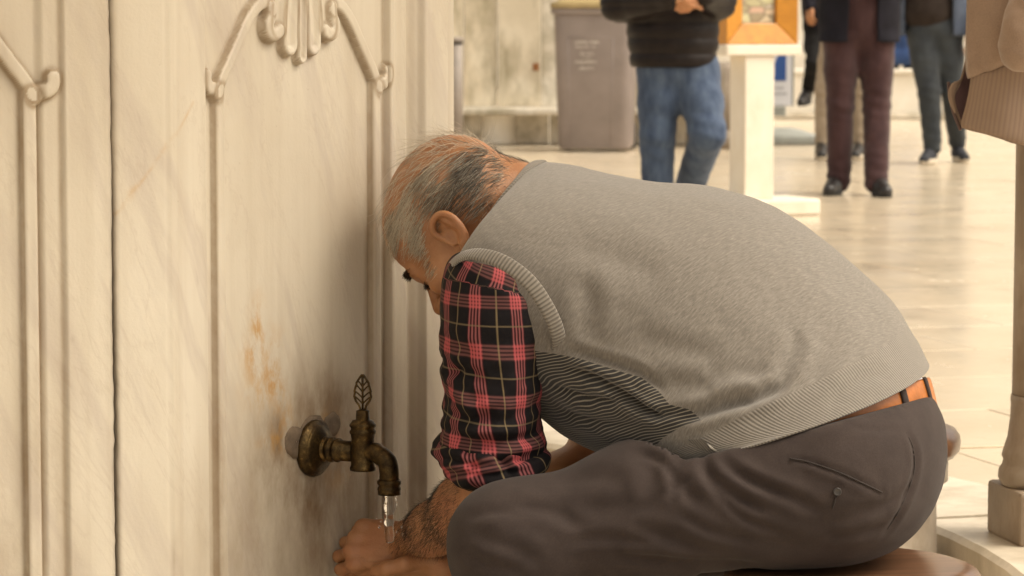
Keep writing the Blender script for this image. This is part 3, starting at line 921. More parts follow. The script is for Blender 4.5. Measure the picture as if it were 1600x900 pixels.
lathe('pilaster_foot', [(0.155, 0.0), (0.155, 0.02), (0.142, 0.05), (0.140, 0.20), (0.150, 0.225), (0.150, 0.238)], MAT['white_stone'], sw, (-0.112, YW - 0.02, 0), n=28)
# iron bracket stain knob
box('iron_cramp', (0.19, YW - 0.065, 0.62), (0.05, 0.03, 0.06), mat_plain('rusty_iron', (0.25, 0.10, 0.03), 0.8, 0.4), sw, bev=0.005)
drum = thing('stone_drum', 'weathered grey stone drum standing behind the man in jeans', 'stone drum', (1.66, 23.6, 0))
lathe('drum_base', [(0.30, 0.0), (0.30, 0.12), (0.27, 0.14)], MAT['grey_stone'], drum, (1.66, 23.6, 0), n=32)
lathe('drum_body', [(0.25, 0.141), (0.24, 0.40), (0.245, 0.62), (0.21, 0.66), (0.05, 0.67)], MAT['grey_stone'], drum, (1.66, 23.6, 0), n=32)
bl = thing('metal_post', 'slim grey metal post with a dark ring under its cap, beside the marble fountain', 'post', (*W(712, 210, 22.5)[:2], 0))
bx, by = bl.location[0], bl.location[1]
ztop = W(712, 58, 22.5)[2]
mpost = mat_plain('grey_paint', (0.24, 0.205, 0.175), 0.55, 0.15)
lathe('post_tube', [(0.055, 0.0), (0.055, ztop - 0.055)], mpost, bl, (bx, by, 0), n=20)
lathe('dark_ring', [(0.056, ztop - 0.0545), (0.056, ztop - 0.036)], MAT['rubber'], bl, (bx, by, 0), n=20)
lathe('cap', [(0.062, ztop - 0.0355), (0.062, ztop - 0.01), (0.045, ztop)], mpost, bl, (bx, by, 0), n=20)
lathe('foot_plate', [(0.10, 0.001), (0.10, 0.02), (0.06, 0.03)], mpost, bl, (bx, by, 0), n=20)

lw = thing('low_wall', 'low bright white marble wall with a cream foot course, behind the walking people', 'wall', (6, 31, 0))
x = 1.95
k = 0
while x < 13:
    ww = 1.25 + 0.3 * math.sin(k * 1.9)
    box('marble_block', (x + ww / 2, 31.2, 0.255), (ww - 0.008, 0.4, 0.39), MAT['white_stone'], lw, bev=0.008)
    x += ww; k += 1
box('foot_course', (7.4, 31.15, 0.030), (11.0, 0.5, 0.058), MAT['plinth'], lw, bev=0.01)
box('coping', (7.4, 31.2, 0.478), (11.0, 0.46, 0.05), MAT['white_stone'], lw, bev=0.012)
bd = thing('white_building', 'bright white stone building front closing the far side of the courtyard', 'building', (4, 46, 0))
box('wall', (4, 47, 4.5), (60, 1.5, 9.0), MAT['white_stone'], bd)
box('plinth', (4, 46.2, 0.35), (60.2, 0.25, 0.7), MAT['white_stone'], bd, bev=0.03)
box('cornice', (4, 46.4, 9.2), (61, 2.6, 0.4), MAT['white_stone'], bd, bev=0.08)
mglass = mat_plain('dark_window_glass', (0.03, 0.035, 0.04), 0.1, 0.1)
for i in range(9):
    xx = -16 + 5 * i
    wf = box('window', (xx, 46.2, 3.4), (1.5, 0.10, 2.6), MAT['plinth'], bd, bev=0.02)
    box('pane', (xx, 46.14, 3.4), (1.2, 0.03, 2.3), mglass, wf)
    box('pilaster', (xx + 2.5, 46.15, 4.85), (0.7, 0.3, 8.29), MAT['white_stone'], bd, bev=0.03)

# ------------------------------------------------------------------ the brass tap and its water
tap = thing('brass_tap', 'old dark brass tap with pierced leaf handle on the carved marble panel', 'tap', P_B(*on_B(488, 700), -0.012))
s0, z0 = on_B(487, 700, -0.012)
T0 = P_B(s0, z0, -0.012)                                  # where the pipe leaves the marble
def alongpx(px): # distance out from the wall at which the pipe axis is seen at px
    ds = np.linspace(0, 0.3, 600); xx, _ = PX(T0 + ds[:, None] * nB); return float(np.interp(px, xx, ds))
dB, dS = alongpx(567), alongpx(608)
mb = MAT['brass']
# flange plates
lathe('flange', [(0.040, -0.002), (0.0415, 0.004), (0.040, 0.010), (0.035, 0.012), (0.034, 0.015), (0.033, 0.017), (0.026, 0.018), (0.022, 0.022)], mb, tap, T0, nB, n=40)
pr = [(0.018, 0.0221), (0.0185, 0.026), (0.0158, 0.028), (0.0158, 0.031), (0.0182, 0.033), (0.0182, 0.037), (0.0156, 0.039), (0.0156, 0.043), (0.0175, 0.0445), (0.0175, 0.047), (0.0150, 0.049), (0.0150, dB - 0.014)]
lathe('pipe', pr, mb, tap, T0, nB, n=32)
# body: upright barrel
CB = T0 + nB * dB
lathe('tap_body', [(0.006, -0.026), (0.0185, -0.026), (0.0190, -0.022), (0.0175, -0.019), (0.0168, 0.000), (0.0165, 0.020), (0.0175, 0.026), (0.0190, 0.028), (0.0190, 0.031), (0.0172, 0.033), (0.0172, 0.0355), (0.0192, 0.0375), (0.0192, 0.0405), (0.0170, 0.0425), (0.0150, 0.046), (0.0100, 0.047), (0.0095, 0.060), (0.0070, 0.061), (0.004, 0.062)], mb, tap, CB, (0, 0, 1), n=36)
# spout: bends over and down
CS = T0 + nB * dS
zsp = W(608, 764, CS[1])[2]
arm = [CB + nB * 0.008, CB + nB * 0.020 + V3(0, 0, 0.002), CS + nB * -0.018 + V3(0, 0, -0.001), CS + nB * -0.004 + V3(0, 0, -0.010), CS + V3(0, 0, -0.026), CS + V3(0, 0, -0.036)]
tube('spout', arm, [0.0135, 0.0135, 0.0138, 0.0142, 0.0142, 0.0142], mb, tap, n=24, m=24)
zz = CS[2] - 0.036 - zsp
lathe('nozzle', [(0.0150, 0.0), (0.0172, -0.002), (0.0172, -0.006), (0.0155, -0.008), (0.0155, -0.0105), (0.0168, -0.012), (0.0168, -0.015), (0.0152, -0.017), (0.0152, -0.020), (0.0166, -0.0215), (0.0160, -zz), (0.0105, -zz), (0.0105, -zz + 0.012)], mb, tap, CS + V3(0, 0, -0.036), (0, 0, 1), n=32, caps=False)
# handle: a thin pierced leaf standing on the spindle
hz = CB[2] + 0.058
HT = W(570, 586, CB[1])[2]
hd = unit(nB * 0.42 + tB * -0.15 + V3(0, 0, 0)); hd = unit(V3(0.62, -0.78, 0) * 0.35 + V3(0.95, 0.1, 0) * 0.5)
Lh = HT - hz
out = np.array([(0.0, 0.0035), (0.10, 0.0040), (0.18, 0.0055), (0.30, 0.0105), (0.42, 0.0130), (0.52, 0.0118), (0.56, 0.0124), (0.68, 0.0105), (0.74, 0.0092), (0.78, 0.0094), (0.90, 0.0052), (1.0, 0.0012)])
def leaf():
    ring = [(hz + Lh * t, wv) for t, wv in out] + [(hz + Lh * t, -wv) for t, wv in out[::-1]]
    return np.array(ring)
pts = leaf(); hth = 0.0018
path = np.array([CB * V3(1, 1, 0) + hd * wv + V3(0, 0, z_) for z_, wv in pts])
tube('handle_rim', np.concatenate([path, path[:1]]), 0.0017, mb, tap, n=8)
for t0, t1, w0, w1 in [(0.05, 0.98, 0, 0)]:
    tube('handle_rib', [CB * V3(1, 1, 0) + V3(0, 0, hz + Lh * t0), CB * V3(1, 1, 0) + V3(0, 0, hz + Lh * t1)], 0.0017, mb, tap, n=8)
for t0, t1, sg in [(0.22, 0.42, 1), (0.22, 0.42, -1), (0.38, 0.56, 1), (0.38, 0.56, -1), (0.54, 0.72, 1), (0.54, 0.72, -1), (0.68, 0.84, 1), (0.68, 0.84, -1)]:
    w1 = np.interp(t1, out[:, 0], out[:, 1])
    b = CB * V3(1, 1, 0)
    tube('handle_vein', [b + V3(0, 0, hz + Lh * t0), b + hd * sg * w1 * 0.55 + V3(0, 0, hz + Lh * (t0 * 0.35 + t1 * 0.65)), b + hd * sg * w1 * 0.97 + V3(0, 0, hz + Lh * t1)], 0.00125, mb, tap, n=6, m=6)
HANDZ = 0.237
wt = thing('water_stream', 'clear stream of water falling from the tap onto the hands', 'water', (CS[0], CS[1], zsp))
def stream(r0, r1, off, wob, seed, z1):
    n = 40; zz_ = np.linspace(zsp + 0.004, z1, n); t = np.linspace(0, 1, n)
    path = np.stack([CS[0] + off[0] + wob * np.sin(t * 7 + seed), CS[1] + off[1] + wob * np.cos(t * 5 + seed), zz_], 1)
    rr = r0 + (r1 - r0) * t + 0.0006 * np.sin(t * 23 + seed)
    return tube('water_jet', path, rr, MAT['water'], wt, n=14)
stream(0.0098, 0.0062, (0, 0), 0.0008, 0.4, HANDZ - 0.022)
stream(0.0016, 0.0005, (0.0105, -0.004), 0.001, 2.4, zsp - 0.028)

for i in range(8):
    a = rng.random() * 6.28; rr_ = 0.012 + 0.03 * rng.random(); r_ = 0.0009 + 0.0010 * rng.random()
    c_ = V3(CS[0] + rr_ * math.cos(a), CS[1] - 0.012 + rr_ * math.sin(a) * 0.6, HANDZ - 0.012 + 0.03 * rng.random())
    lathe('water_drop', [(r_ * math.sin(t), -r_ * math.cos(t) * 1.2) for t in np.linspace(0.15, 3.0, 7)], MAT['water'], wt, c_, (0, 0, 1), n=10)
# ------------------------------------------------------------------ the man washing at the tap
man = thing('person', 'balding man in grey knit vest and plaid shirt bending to the brass tap', 'person', (ST1[0], ST1[1], -0.15))

def ring_curve(T, N, B, n, e=2.25):
    """closed curve through T (top), N (near side), B (under side) and the far side opposite N"""
    T, N, B = (np.array(W(*p)) for p in (T, N, B))
    C = (T + B) / 2; a = T - C; b = N - C
    th = math.pi * -0.5 + np.arange(n + 1) * 2 * math.pi / n        # seam on the far side
    c, s_ = np.cos(th), np.sin(th)
    c = np.sign(c) * np.abs(c) ** (2 / e); s_ = np.sign(s_) * np.abs(s_) ** (2 / e)
    return C + c[:, None] * a + s_[:, None] * b

# --- knitted vest: rings from the neck opening to the hem
VR = [((838, 257, 4.36), (757, 352, 4.235), (740, 418, 4.35)),
      ((852, 257, 4.36), (742, 366, 4.185), (738, 440, 4.35)),
      ((885, 263, 4.35), (724, 392, 4.115), (742, 480, 4.34)),
      ((945, 274, 4.34), (775, 425, 4.075), (766, 545, 4.33)),
      ((1020, 284, 4.33), (855, 462, 4.06), (800, 600, 4.31)),
      ((1112, 293, 4.31), (950, 503, 4.04), (842, 640, 4.29)),
      ((1207, 328, 4.28), (1030, 557, 4.01), (892, 672, 4.27)),
      ((1302, 395, 4.25), (1105, 615, 3.98), (945, 692, 4.24)),
      ((1388, 478, 4.22), (1172, 662, 3.95), (1000, 700, 4.21)),
      ((1425, 530, 4.205), (1206, 677, 3.938), (1020, 702, 4.195)),
      ((1452, 573, 4.19), (1226, 681, 3.93), (1036, 703, 4.18))]
NU, NV = 300, 210
rings = np.array([ring_curve(*r, NU, 2.2) for r in VR])
V = catmull(rings, NV)
# add body to the shoulder blade / spine furrow and the side
nrm = grid_normals(V)
cen = V.mean(1, keepdims=True)
if ((V - cen) * nrm).sum() < 0: nrm = -nrm
su = np.concatenate([np.zeros((NV, 1)), np.cumsum(np.linalg.norm(np.diff(V, axis=1), axis=2), axis=1)], 1)
su_m = np.linspace(0, 1, NU + 1)[None] * su[NV * 2 // 3, -1] * np.ones((NV, 1))
sv = np.concatenate([np.zeros((1, NU + 1)), np.cumsum(np.linalg.norm(np.diff(V, axis=0), axis=2), axis=0)], 0)
hem = sv[-1:] - sv
flat = V.reshape(-1, 3); fn = nrm.reshape(-1, 3)
bumps = 0.0032 * nz(flat, 5.0, 3.1) + 0.0010 * nz(flat, 15.0, 9.0)
wr = 0.0007 * nz(flat * V3(1, 1, 1) @ np.array([[1, 0, 0.8], [0, 0.4, 0], [-0.6, 0, 1.0]]), 34.0, 5.0)
hemv = hem.reshape(-1)
fade = np.clip(hemv / 0.03, 0, 1)
flat = flat + fn * ((bumps + wr) * fade)[:, None]
flat = crease(flat, fn, [
    ([(1232, 585), (1215, 605), (1175, 622), (1130, 634), (1085, 648), (1060, 655)], 0.012, 0.008),
    ([(1250, 520), (1235, 560), (1222, 592)], 0.006, 0.011),
    ([(1300, 500), (1280, 560), (1262, 610)], 0.0025, 0.014),
    ([(1190, 610), (1150, 600), (1110, 612)], -0.005, 0.010),
    ([(1110, 600), (1060, 600), (1010, 590)], 0.004, 0.012),
    ([(885, 545), (940, 562), (1000, 582), (1040, 615)], 0.007, 0.006),
    ([(880, 575), (930, 590), (985, 625), (1020, 645), (1060, 645)], 0.011, 0.005),
    ([(865, 605), (920, 622), (985, 628)], 0.007, 0.005), ([(960, 600), (1000, 635), (1040, 660)], 0.007, 0.005), ([(870, 640), (930, 660), (1000, 665)], 0.005, 0.006),
    ([(1290, 410), (1350, 480), (1385, 545)], 0.0018, 0.016),
    ([(880, 380), (960, 400), (1040, 440)], 0.004, 0.02),
    ([(905, 430), (920, 470), (915, 530)], 0.005, 0.014),
    ([(1290, 640), (1330, 600), (1390, 575)], 0.0025, 0.01),
    ([(985, 520), (1060, 545), (1130, 560)], 0.003, 0.014),
    ([(1130, 470), (1190, 510), (1230, 560)], -0.0015, 0.02)])
xx, yy = PX(flat)
FRONT = [(835, 548), (868, 553), (905, 560), (958, 577), (1003, 590), (1030, 612), (1046, 632), (1078, 640), (1096, 656), (1062, 668), (1036, 684), (1024, 697), (1010, 725), (800, 740), (780, 600)]
fr = poly_signed(np.stack([xx, yy], 1), FRONT) / 1130.0
facing = fn @ -_Fv
th = np.broadcast_to(np.linspace(0, 1, NU + 1)[None], (NV, NU + 1)).reshape(-1)   # 0 far, .25 top, .5 near, .75 under
under = 0.12 - np.abs(th - 0.82) * 0.9
fr = np.where(facing > -0.05, fr, np.minimum(under, 0.1))
Vg = flat.reshape(NV, NU + 1, 3)
# turned-in edges at hem and neck
def edge_in(row, nr, depth, into):
    return [row - nr * depth * 0.55, row - nr * depth * 1.3 + into * 0.003, row - nr * depth * 3.2 + into * 0.018]
hd_ = unit(Vg[-8].mean(0) - Vg[-1].mean(0)); nd_ = unit(Vg[8].mean(0) - Vg[0].mean(0))
nr_h = fn.reshape(NV, NU + 1, 3)[-1]; nr_n = fn.reshape(NV, NU + 1, 3)[0]
low = edge_in(Vg[-1], nr_h, 0.005, hd_); top = edge_in(Vg[0], nr_n, 0.005, nd_)[::-1]
full = np.concatenate([np.array(top), Vg, np.array(low)])
ext = lambda a: np.concatenate([np.repeat(a[:1], 3, 0), a, np.repeat(a[-1:], 3, 0)])
mk('knit_vest', full.reshape(-1, 3), grid_faces(len(full), NU + 1), MAT['vest'], man, True,
   dict(pu=ext(su_m), pv=ext(sv), hem=ext(hem), front=ext(fr.reshape(NV, NU + 1))))

# ribbed band round the armhole
def ribbon(name, path, nrm_dir, width, thick, mat, m=90, n=12):
    path = catmull(np.asarray(path, float), m); nd = catmull(np.asarray(nrm_dir, float), m)
    t = np.gradient(path, axis=0); t /= np.linalg.norm(t, axis=1, keepdims=True)
    nd = nd - t * (nd * t).sum(1, keepdims=True); nd /= np.linalg.norm(nd, axis=1, keepdims=True)
    wd = np.cross(t, nd)
    th = np.arange(n + 1) * 2 * math.pi / n
    c, s_ = np.cos(th), np.sin(th); c = np.sign(c) * np.abs(c) ** 0.75; s_ = np.sign(s_) * np.abs(s_) ** 0.75
    P = path[:, None] + (width / 2) * c[None, :, None] * wd[:, None] + (thick / 2) * s_[None, :, None] * nd[:, None]
    L = np.concatenate([[0], np.cumsum(np.linalg.norm(np.diff(path, axis=0), axis=1))])
    return mk(name, P.reshape(-1, 3), grid_faces(m, n + 1), mat, man, True, dict(pu=np.repeat(L[:, None], n + 1, 1), pv=np.zeros(m * (n + 1))))
ah = [(706, 470, 4.20), (700, 432, 4.155), (712, 408, 4.115), (736, 397, 4.080), (768, 402, 4.052), (800, 418, 4.034), (830, 444, 4.028), (853, 478, 4.030), (869, 512, 4.040), (873, 538, 4.058), (862, 562, 4.10), (835, 580, 4.17)]
ap = [W(*p) for p in ah]
an = [V3(-0.75, -0.5, 0.1), V3(-0.6, -0.7, 0.3), V3(-0.35, -0.7, 0.6), V3(-0.05, -0.75, 0.65), V3(0.05, -0.9, 0.4), V3(0.1, -0.95, 0.25), V3(0.2, -0.97, 0.1), V3(0.25, -0.97, 0.0), V3(0.3, -0.95, 0), V3(0.4, -0.9, -0.1), V3(0.4, -0.9, -0.3), V3(0.3, -0.9, -0.5)]
ribbon('armhole_band', ap, an, 0.021, 0.0055, MAT['rib'])
# neck edge band
nr0 = Vg[0]
sel = np.arange(int(NU * 0.10), int(NU * 0.72), 4)
ribbon('neck_band', nr0[sel] + nr_n[sel] * 0.001, nr_n[sel], 0.016, 0.007, MAT['rib'], m=120)

# --- plaid sleeve
def sleeve(name, tab, mat, NVs, NUs, wrinkle, seed, cap=False):
    rows = []
    for y, xl, xr, Yc, dp, tilt in tab:
        c = (W(xl, y, Yc) + W(xr, y, Yc)) / 2; hw = (W(xr, y, Yc) - W(xl, y, Yc))[0] / 2
        th = math.pi / 2 + np.arange(NUs + 1) * 2 * math.pi / NUs     # seam on the far side
        cx, sx = np.cos(th), np.sin(th)
        e = 2 / 2.25
        cx = np.sign(cx) * np.abs(cx) ** e; sx = np.sign(sx) * np.abs(sx) ** e
        rows.append(c + np.stack([hw * cx, dp * sx, tilt * cx * hw - 0.18 * tilt * sx], 1))
    G = catmull(np.array(rows), NVs)
    n = grid_normals(G); cc = G.mean(1, keepdims=True)
    if ((G - cc) * n).sum() < 0: n = -n
    su = np.concatenate([np.zeros((NVs, 1)), np.cumsum(np.linalg.norm(np.diff(G, axis=1), axis=2), axis=1)], 1)
    su = np.linspace(0, 1, NUs + 1)[None] * su.mean(0)[-1] * np.ones((NVs, 1))
    sv = np.cumsum(np.concatenate([[0], np.linalg.norm(np.diff(G.mean(1), axis=0), axis=1)]))[:, None] * np.ones((1, NUs + 1))
    return G, n, su, sv
TS = [(392, 722, 792, 4.19, 0.05, 0.0), (402, 705, 815, 4.175, 0.085, 0.0), (425, 693, 838, 4.165, 0.108, 0.0), (470, 688, 856, 4.155, 0.112, 0.0), (515, 687, 862, 4.145, 0.102, -0.02), (560, 690, 859, 4.14, 0.093, -0.05),
      (600, 696, 851, 4.135, 0.088, -0.06), (640, 693, 846, 4.13, 0.084, -0.06), (672, 690, 850, 4.13, 0.083, -0.05), (700, 688, 850, 4.13, 0.082, -0.03), (722, 696, 844, 4.13, 0.078, -0.02)]
G, n, su, sv = sleeve('s', TS, None, 170, 200, 1, 0)
g = G.reshape(-1, 3); nn = n.reshape(-1, 3); y2 = PX(g)[1]
amp = np.interp(y2, [400, 480, 560, 640, 720], [0.0008, 0.0022, 0.006, 0.009, 0.008])
rot = g @ np.array([[0.55, 0, -0.85], [0, 0.8, 0], [1.05, 0, 1.5]])
g = g + nn * (amp * (0.75 * nz(rot, 19, 2.2) + 0.45 * nz(rot, 38, 8.2)) + 0.003 * nz(g, 9, 4.0))[:, None]
g = crease(g, nn, [([(693, 555), (715, 585), (745, 592)], 0.007, 0.008), ([(697, 592), (725, 575), (760, 600)], 0.006, 0.007), ([(690, 640), (730, 655), (780, 650)], 0.006, 0.008),
    ([(694, 668), (740, 690), (800, 690), (848, 672)], 0.007, 0.007), ([(850, 620), (815, 640), (780, 668)], 0.005, 0.008), ([(855, 570), (820, 600), (800, 640)], 0.0035, 0.009),
    ([(690, 520), (720, 545), (735, 575)], 0.004, 0.009), ([(715, 450), (770, 440), (840, 465)], 0.0022, 0.006), ([(700, 610), (720, 620), (740, 650)], -0.006, 0.007)])
gx, gy = PX(g)
yoke = (gy.reshape(su.shape) < 436 + (gx.reshape(su.shape) - 700) * 0.20)
pu_, pv_ = su + 0.012 + 0.012 * np.sin(sv * 15), sv + 0.024 - 0.05 * (su - 0.23) * np.clip(1 - sv / 0.2, 0, 1)
ru, rv = pu_ * 0.93 + pv_ * 0.36 + 0.02, pv_ * 0.93 - pu_ * 0.30
mk('shirt_sleeve', g, grid_faces(170, 201), MAT['plaid'], man, True, dict(pu=np.where(yoke, ru, pu_), pv=np.where(yoke, rv, pv_)))
TC = [(684, 702, 836, 4.13, 0.074, -0.06), (690, 689, 849, 4.13, 0.083, -0.06), (704, 684, 856, 4.13, 0.088, -0.06), (720, 685, 853, 4.13, 0.088, -0.05), (736, 695, 846, 4.13, 0.083, -0.04), (746, 712, 836, 4.13, 0.073, -0.03), (748, 724, 826, 4.13, 0.064, -0.03), (736, 730, 820, 4.13, 0.06, -0.03), (716, 735, 815, 4.13, 0.055, -0.03)]
G, n, su, sv = sleeve('c', TC, None, 70, 200, 1, 0)
g = G.reshape(-1, 3); nn = n.reshape(-1, 3)
rot = g @ np.array([[0.5, 0, -1.0], [0, 0.7, 0], [1.2, 0, 1.6]])
g = g + nn * (0.0035 + 0.009 * nz(rot, 19, 12.2) + 0.0045 * nz(rot, 44, 3.3))[:, None]
g = crease(g, nn, [([(688, 712), (740, 728), (800, 722), (850, 702)], 0.006, 0.005), ([(700, 735), (760, 742), (820, 735)], 0.005, 0.005), ([(770, 700), (790, 725), (800, 748)], 0.005, 0.006), ([(720, 700), (735, 715), (745, 735)], 0.004, 0.006)])
mk('rolled_cuff', g, grid_faces(70, 201), MAT['plaid2'], man, True, dict(pu=su + 0.02, pv=sv))
# far sleeve, on the arm behind the chest
fs = [W(900, 400, 4.52), W(930, 520, 4.52), W(965, 640, 4.47), W(966, 672, 4.46)]
P = tube_grid(catmull(np.array(fs), 50), catmull(np.array([[0.07], [0.068], [0.06], [0.06]]), 50)[:, 0], 40)
P = np.concatenate([P, P[:, :1]], 1)
Ls = np.cumsum(np.concatenate([[0], np.linalg.norm(np.diff(P.mean(1), axis=0), axis=1)]))
f0 = P.reshape(-1, 3); f0 = f0 + 0.004 * np.stack([nz(f0, 20, 1), nz(f0, 20, 2), nz(f0, 20, 3)], 1)
mk('shirt_sleeve', f0, grid_faces(50, 41), MAT['plaid'], man, True, dict(pu=np.linspace(0, 0.42, 41)[None] * np.ones((50, 1)), pv=Ls[:, None] * np.ones((1, 41))))

# --- trousers
H = 0.0058
wr_T, wr_N, wr_B = (1455, 622, 4.185), (1256, 676, 3.990), (1060, 724, 4.18)
wT, wN, wB = (np.array(W(*p)) for p in (wr_T, wr_N, wr_B))
wC = (wT + wB) / 2; wa, wb = wT - wC, wN - wC
wax = unit(np.cross(wa, wb))
if wax @ (W(800, 330, 4.38) - wC) < 0: wax = -wax              # up the spine
ua = unit(wa); ub = unit(wb - ua * (wb @ ua))
seat_z = ST1[2] - 0.001
kneeL, hipL = W(800, 853, 4.00), W(1290, 745, 4.02)
hipR = W(1300, 745, 4.29); kneeR = W(850, 880, 4.50)
ankL = np.array([kneeL[0] + 0.03, kneeL[1] + 0.06, -0.05]); ankR = np.array([kneeR[0] + 0.02, kneeR[1] - 0.02, -0.05])
tp = [ell(wC - wax * 0.015, (np.linalg.norm(wa) * 0.985, np.linalg.norm(wb - ua * (wb @ ua)) * 0.97, 0.13), np.array([ua, ub, wax])),
      cone(W(1336, 722, 4.085), W(1336, 722, 4.10), 0.123), cone(W(1340, 722, 4.27), W(1340, 722, 4.28), 0.122),
      ell(W(1235, 785, 4.07), (0.13, 0.135, 0.08)),
      cone(hipL, kneeL, 0.118, 0.077), cone(hipR, kneeR, 0.112, 0.078),
      cone(W(1010, 785, 4.02), W(1120, 775, 4.03), 0.080, 0.088, 0.05),
      cone(kneeL, ankL, 0.076, 0.056), cone(kneeR, ankR, 0.076, 0.056), cone(ankL, ankL - V3(0, 0, 0.03), 0.060, 0.066), cone(ankR, ankR - V3(0, 0, 0.03), 0.060, 0.066)]
def tpost(F, X, Y, Z):
    k = (X - wC[0]) * wax[0] + (Y - wC[1]) * wax[1] + (Z - wC[2]) * wax[2]
    near = ((X - wC[0]) ** 2 + (Y - wC[1]) ** 2 + (Z - wC[2]) ** 2) < 0.30 ** 2
    F = np.where(near, np.maximum(F, k - 0.004), F)
    on = ((X - ST1[0]) ** 2 + (Y - ST1[1]) ** 2) < 0.24 ** 2
    F = np.where(on, -smin(-F, -(seat_z - Z), 0.03), F)
    return np.maximum(F, -0.085 - Z)
tv, tq = body(tp, H, 0.055, tpost, it=3)
tn = vnormals(tv, tq)
k_sp = (tv - wC) @ wax
keep = np.clip((0.0 - k_sp) / 0.02, 0, 1)
sc = tv @ np.array([[0.9, 0, 0.5], [0, 1, 0], [-0.5, 0, 1.6]])
tv = tv + tn * ((0.0024 * nz(sc, 7, 6) + 0.0009 * nz(sc, 24, 1)) * keep)[:, None]
CR = [([(985, 700), (1020, 735), (1010, 790)], 0.004, 0.012), ([(1096, 708), (1110, 740), (1150, 775), (1200, 800)], 0.009, 0.007), ([(1120, 712), (1160, 745), (1215, 770), (1290, 800)], 0.007, 0.007),
      ([(1092, 738), (1040, 770), (985, 810)], 0.0035, 0.005), ([(1070, 710), (1055, 735), (1075, 770), (1100, 790)], 0.006, 0.008), ([(985, 822), (1040, 838), (1100, 860), (1160, 870)], 0.006, 0.009),
      ([(960, 868), (1060, 878), (1200, 886)], 0.008, 0.007), ([(722, 862), (760, 880), (820, 892)], 0.005, 0.008), ([(735, 835), (780, 850), (850, 880)], 0.004, 0.010), ([(870, 760), (930, 745), (985, 760)], 0.003, 0.012),
      ([(1415, 672), (1428, 700), (1428, 740), (1405, 800), (1375, 842)], 0.0045, 0.0032), ([(1232, 716), (1262, 722), (1310, 738), (1352, 757), (1378, 770)], 0.0036, 0.0034), ([(1240, 722), (1300, 745), (1368, 775)], -0.0025, 0.0040),
      ([(1378, 764), (1380, 772), (1370, 776)], 0.0035, 0.0025), ([(1232, 716), (1232, 726)], 0.003, 0.0025), ([(1250, 820), (1320, 815), (1390, 790)], 0.003, 0.012), ([(1180, 840), (1260, 855), (1340, 845)], 0.0035, 0.012),
      ([(1318, 660), (1319, 700), (1322, 726)], 0.0018, 0.0022), ([(1330, 668), (1370, 672), (1412, 668)], 0.002, 0.003), ([(900, 800), (970, 790), (1040, 800)], 0.003, 0.012), ([(800, 800), (850, 790), (900, 800)], 0.0025, 0.012)]
CR += [([(1000, 706), (1035, 722), (1052, 752), (1050, 790)], 0.006, 0.005), ([(1150, 735), (1200, 760), (1260, 780)], 0.005, 0.005), ([(1095, 730), (1120, 770), (1165, 810), (1230, 835)], 0.006, 0.005),
       ([(755, 800), (800, 790), (860, 800), (920, 830)], 0.0035, 0.008), ([(880, 850), (950, 840), (1030, 855)], 0.0045, 0.006), ([(1060, 800), (1110, 830), (1180, 845)], 0.005, 0.006), ([(1330, 800), (1380, 790), (1430, 760)], 0.003, 0.007), ([(1290, 840), (1340, 835), (1385, 820)], 0.004, 0.006), ([(730, 810), (770, 800), (820, 806)], 0.003, 0.006)]
CR = [(a, b * 0.85, c) for a, b, c in CR]
tv = relax(crease(tv, tn, CR), tq, 1, 0.5)
mk('trousers', tv, tq, MAT['trousers'], man)
def stuck(name, pts, w_, mat, off=0.0015, tube_r=None, m=40):
    """a thin strip lying on the trousers along photo points"""
    pts = catmull(np.array(pts, float), m)
    x, y = PX(tv); front = tn @ -_Fv > 0.05
    idx = np.where(front)[0]; out_ = []; on_ = []
    for p in pts:
        d = (x[idx] - p[0]) ** 2 + (y[idx] - p[1]) ** 2
        k = np.argsort(d)[:6]; wgt = 1 / (d[k] + 1.0)
        Yd = (tv[idx[k], 1] * wgt).sum() / wgt.sum()
        nn_ = unit((tn[idx[k]] * wgt[:, None]).sum(0))
        out_.append(W(p[0], p[1], Yd) + nn_ * off); on_.append(nn_)
    return np.array(out_), np.array(on_)
p_, n_ = stuck('seam', [(1416, 674), (1428, 702), (1428, 742), (1405, 800), (1376, 842)], 0, None, -0.001)
tube('seat_seam', p_, 0.0010, MAT['thread'], man, n=6)
p_, n_ = stuck('pocket', [(1234, 717), (1262, 722), (1310, 738), (1352, 757), (1377, 769)], 0, None, 0.0016)
tube('pocket_welt', p_, 0.0011, MAT['thread'], man, n=6)
p_, n_ = stuck('btn', [(1308, 768), (1310, 771), (1312, 774)], 0, None, 0.002)
lathe('pocket_button', [(0.003, -0.002), (0.0054, -0.001), (0.0056, 0.001), (0.0048, 0.0020), (0.004, 0.0014), (0.001, 0.0014)], mat_plain('horn_button', (0.035, 0.030, 0.028), 0.4, 0.2), man, p_[1], n_[1], n=20)
p_, n_ = stuck('loop', [(1306, 776), (1304, 785), (1300, 795)], 0, None, 0.0012)
tube('button_loop', p_, 0.0012, MAT['thread'], man, n=6)
# belt, loops, shirt edge: they follow the waist ring
def waist(th, k, grow=0.0):
    e = 1.0
    p = wC + np.cos(th)[..., None] * wa * (1 + grow / np.linalg.norm(wa)) + np.sin(th)[..., None] * wb * (1 + grow / np.linalg.norm(wb))
    return p + wax * np.asarray(k)[..., None]
th = np.linspace(0, 2 * math.pi, 181)
prof = [(-0.015, 0.001), (-0.015, 0.0045), (-0.012, 0.0060), (0.012, 0.0066), (0.026, 0.0060), (0.029, 0.0045), (0.029, -0.002)]
Bt = np.array([waist(th, np.full(181, k), g_) for k, g_ in prof])
mk('belt', Bt.reshape(-1, 3), grid_faces(len(prof), 181), MAT['belt'], man)
wbp = [(-0.036, -0.006), (-0.0335, 0.0025), (-0.022, 0.0036), (0.004, 0.0036), (0.026, 0.003), (0.026, -0.006)]
Bt = np.array([waist(th, np.full(181, k), g_) for k, g_ in wbp])
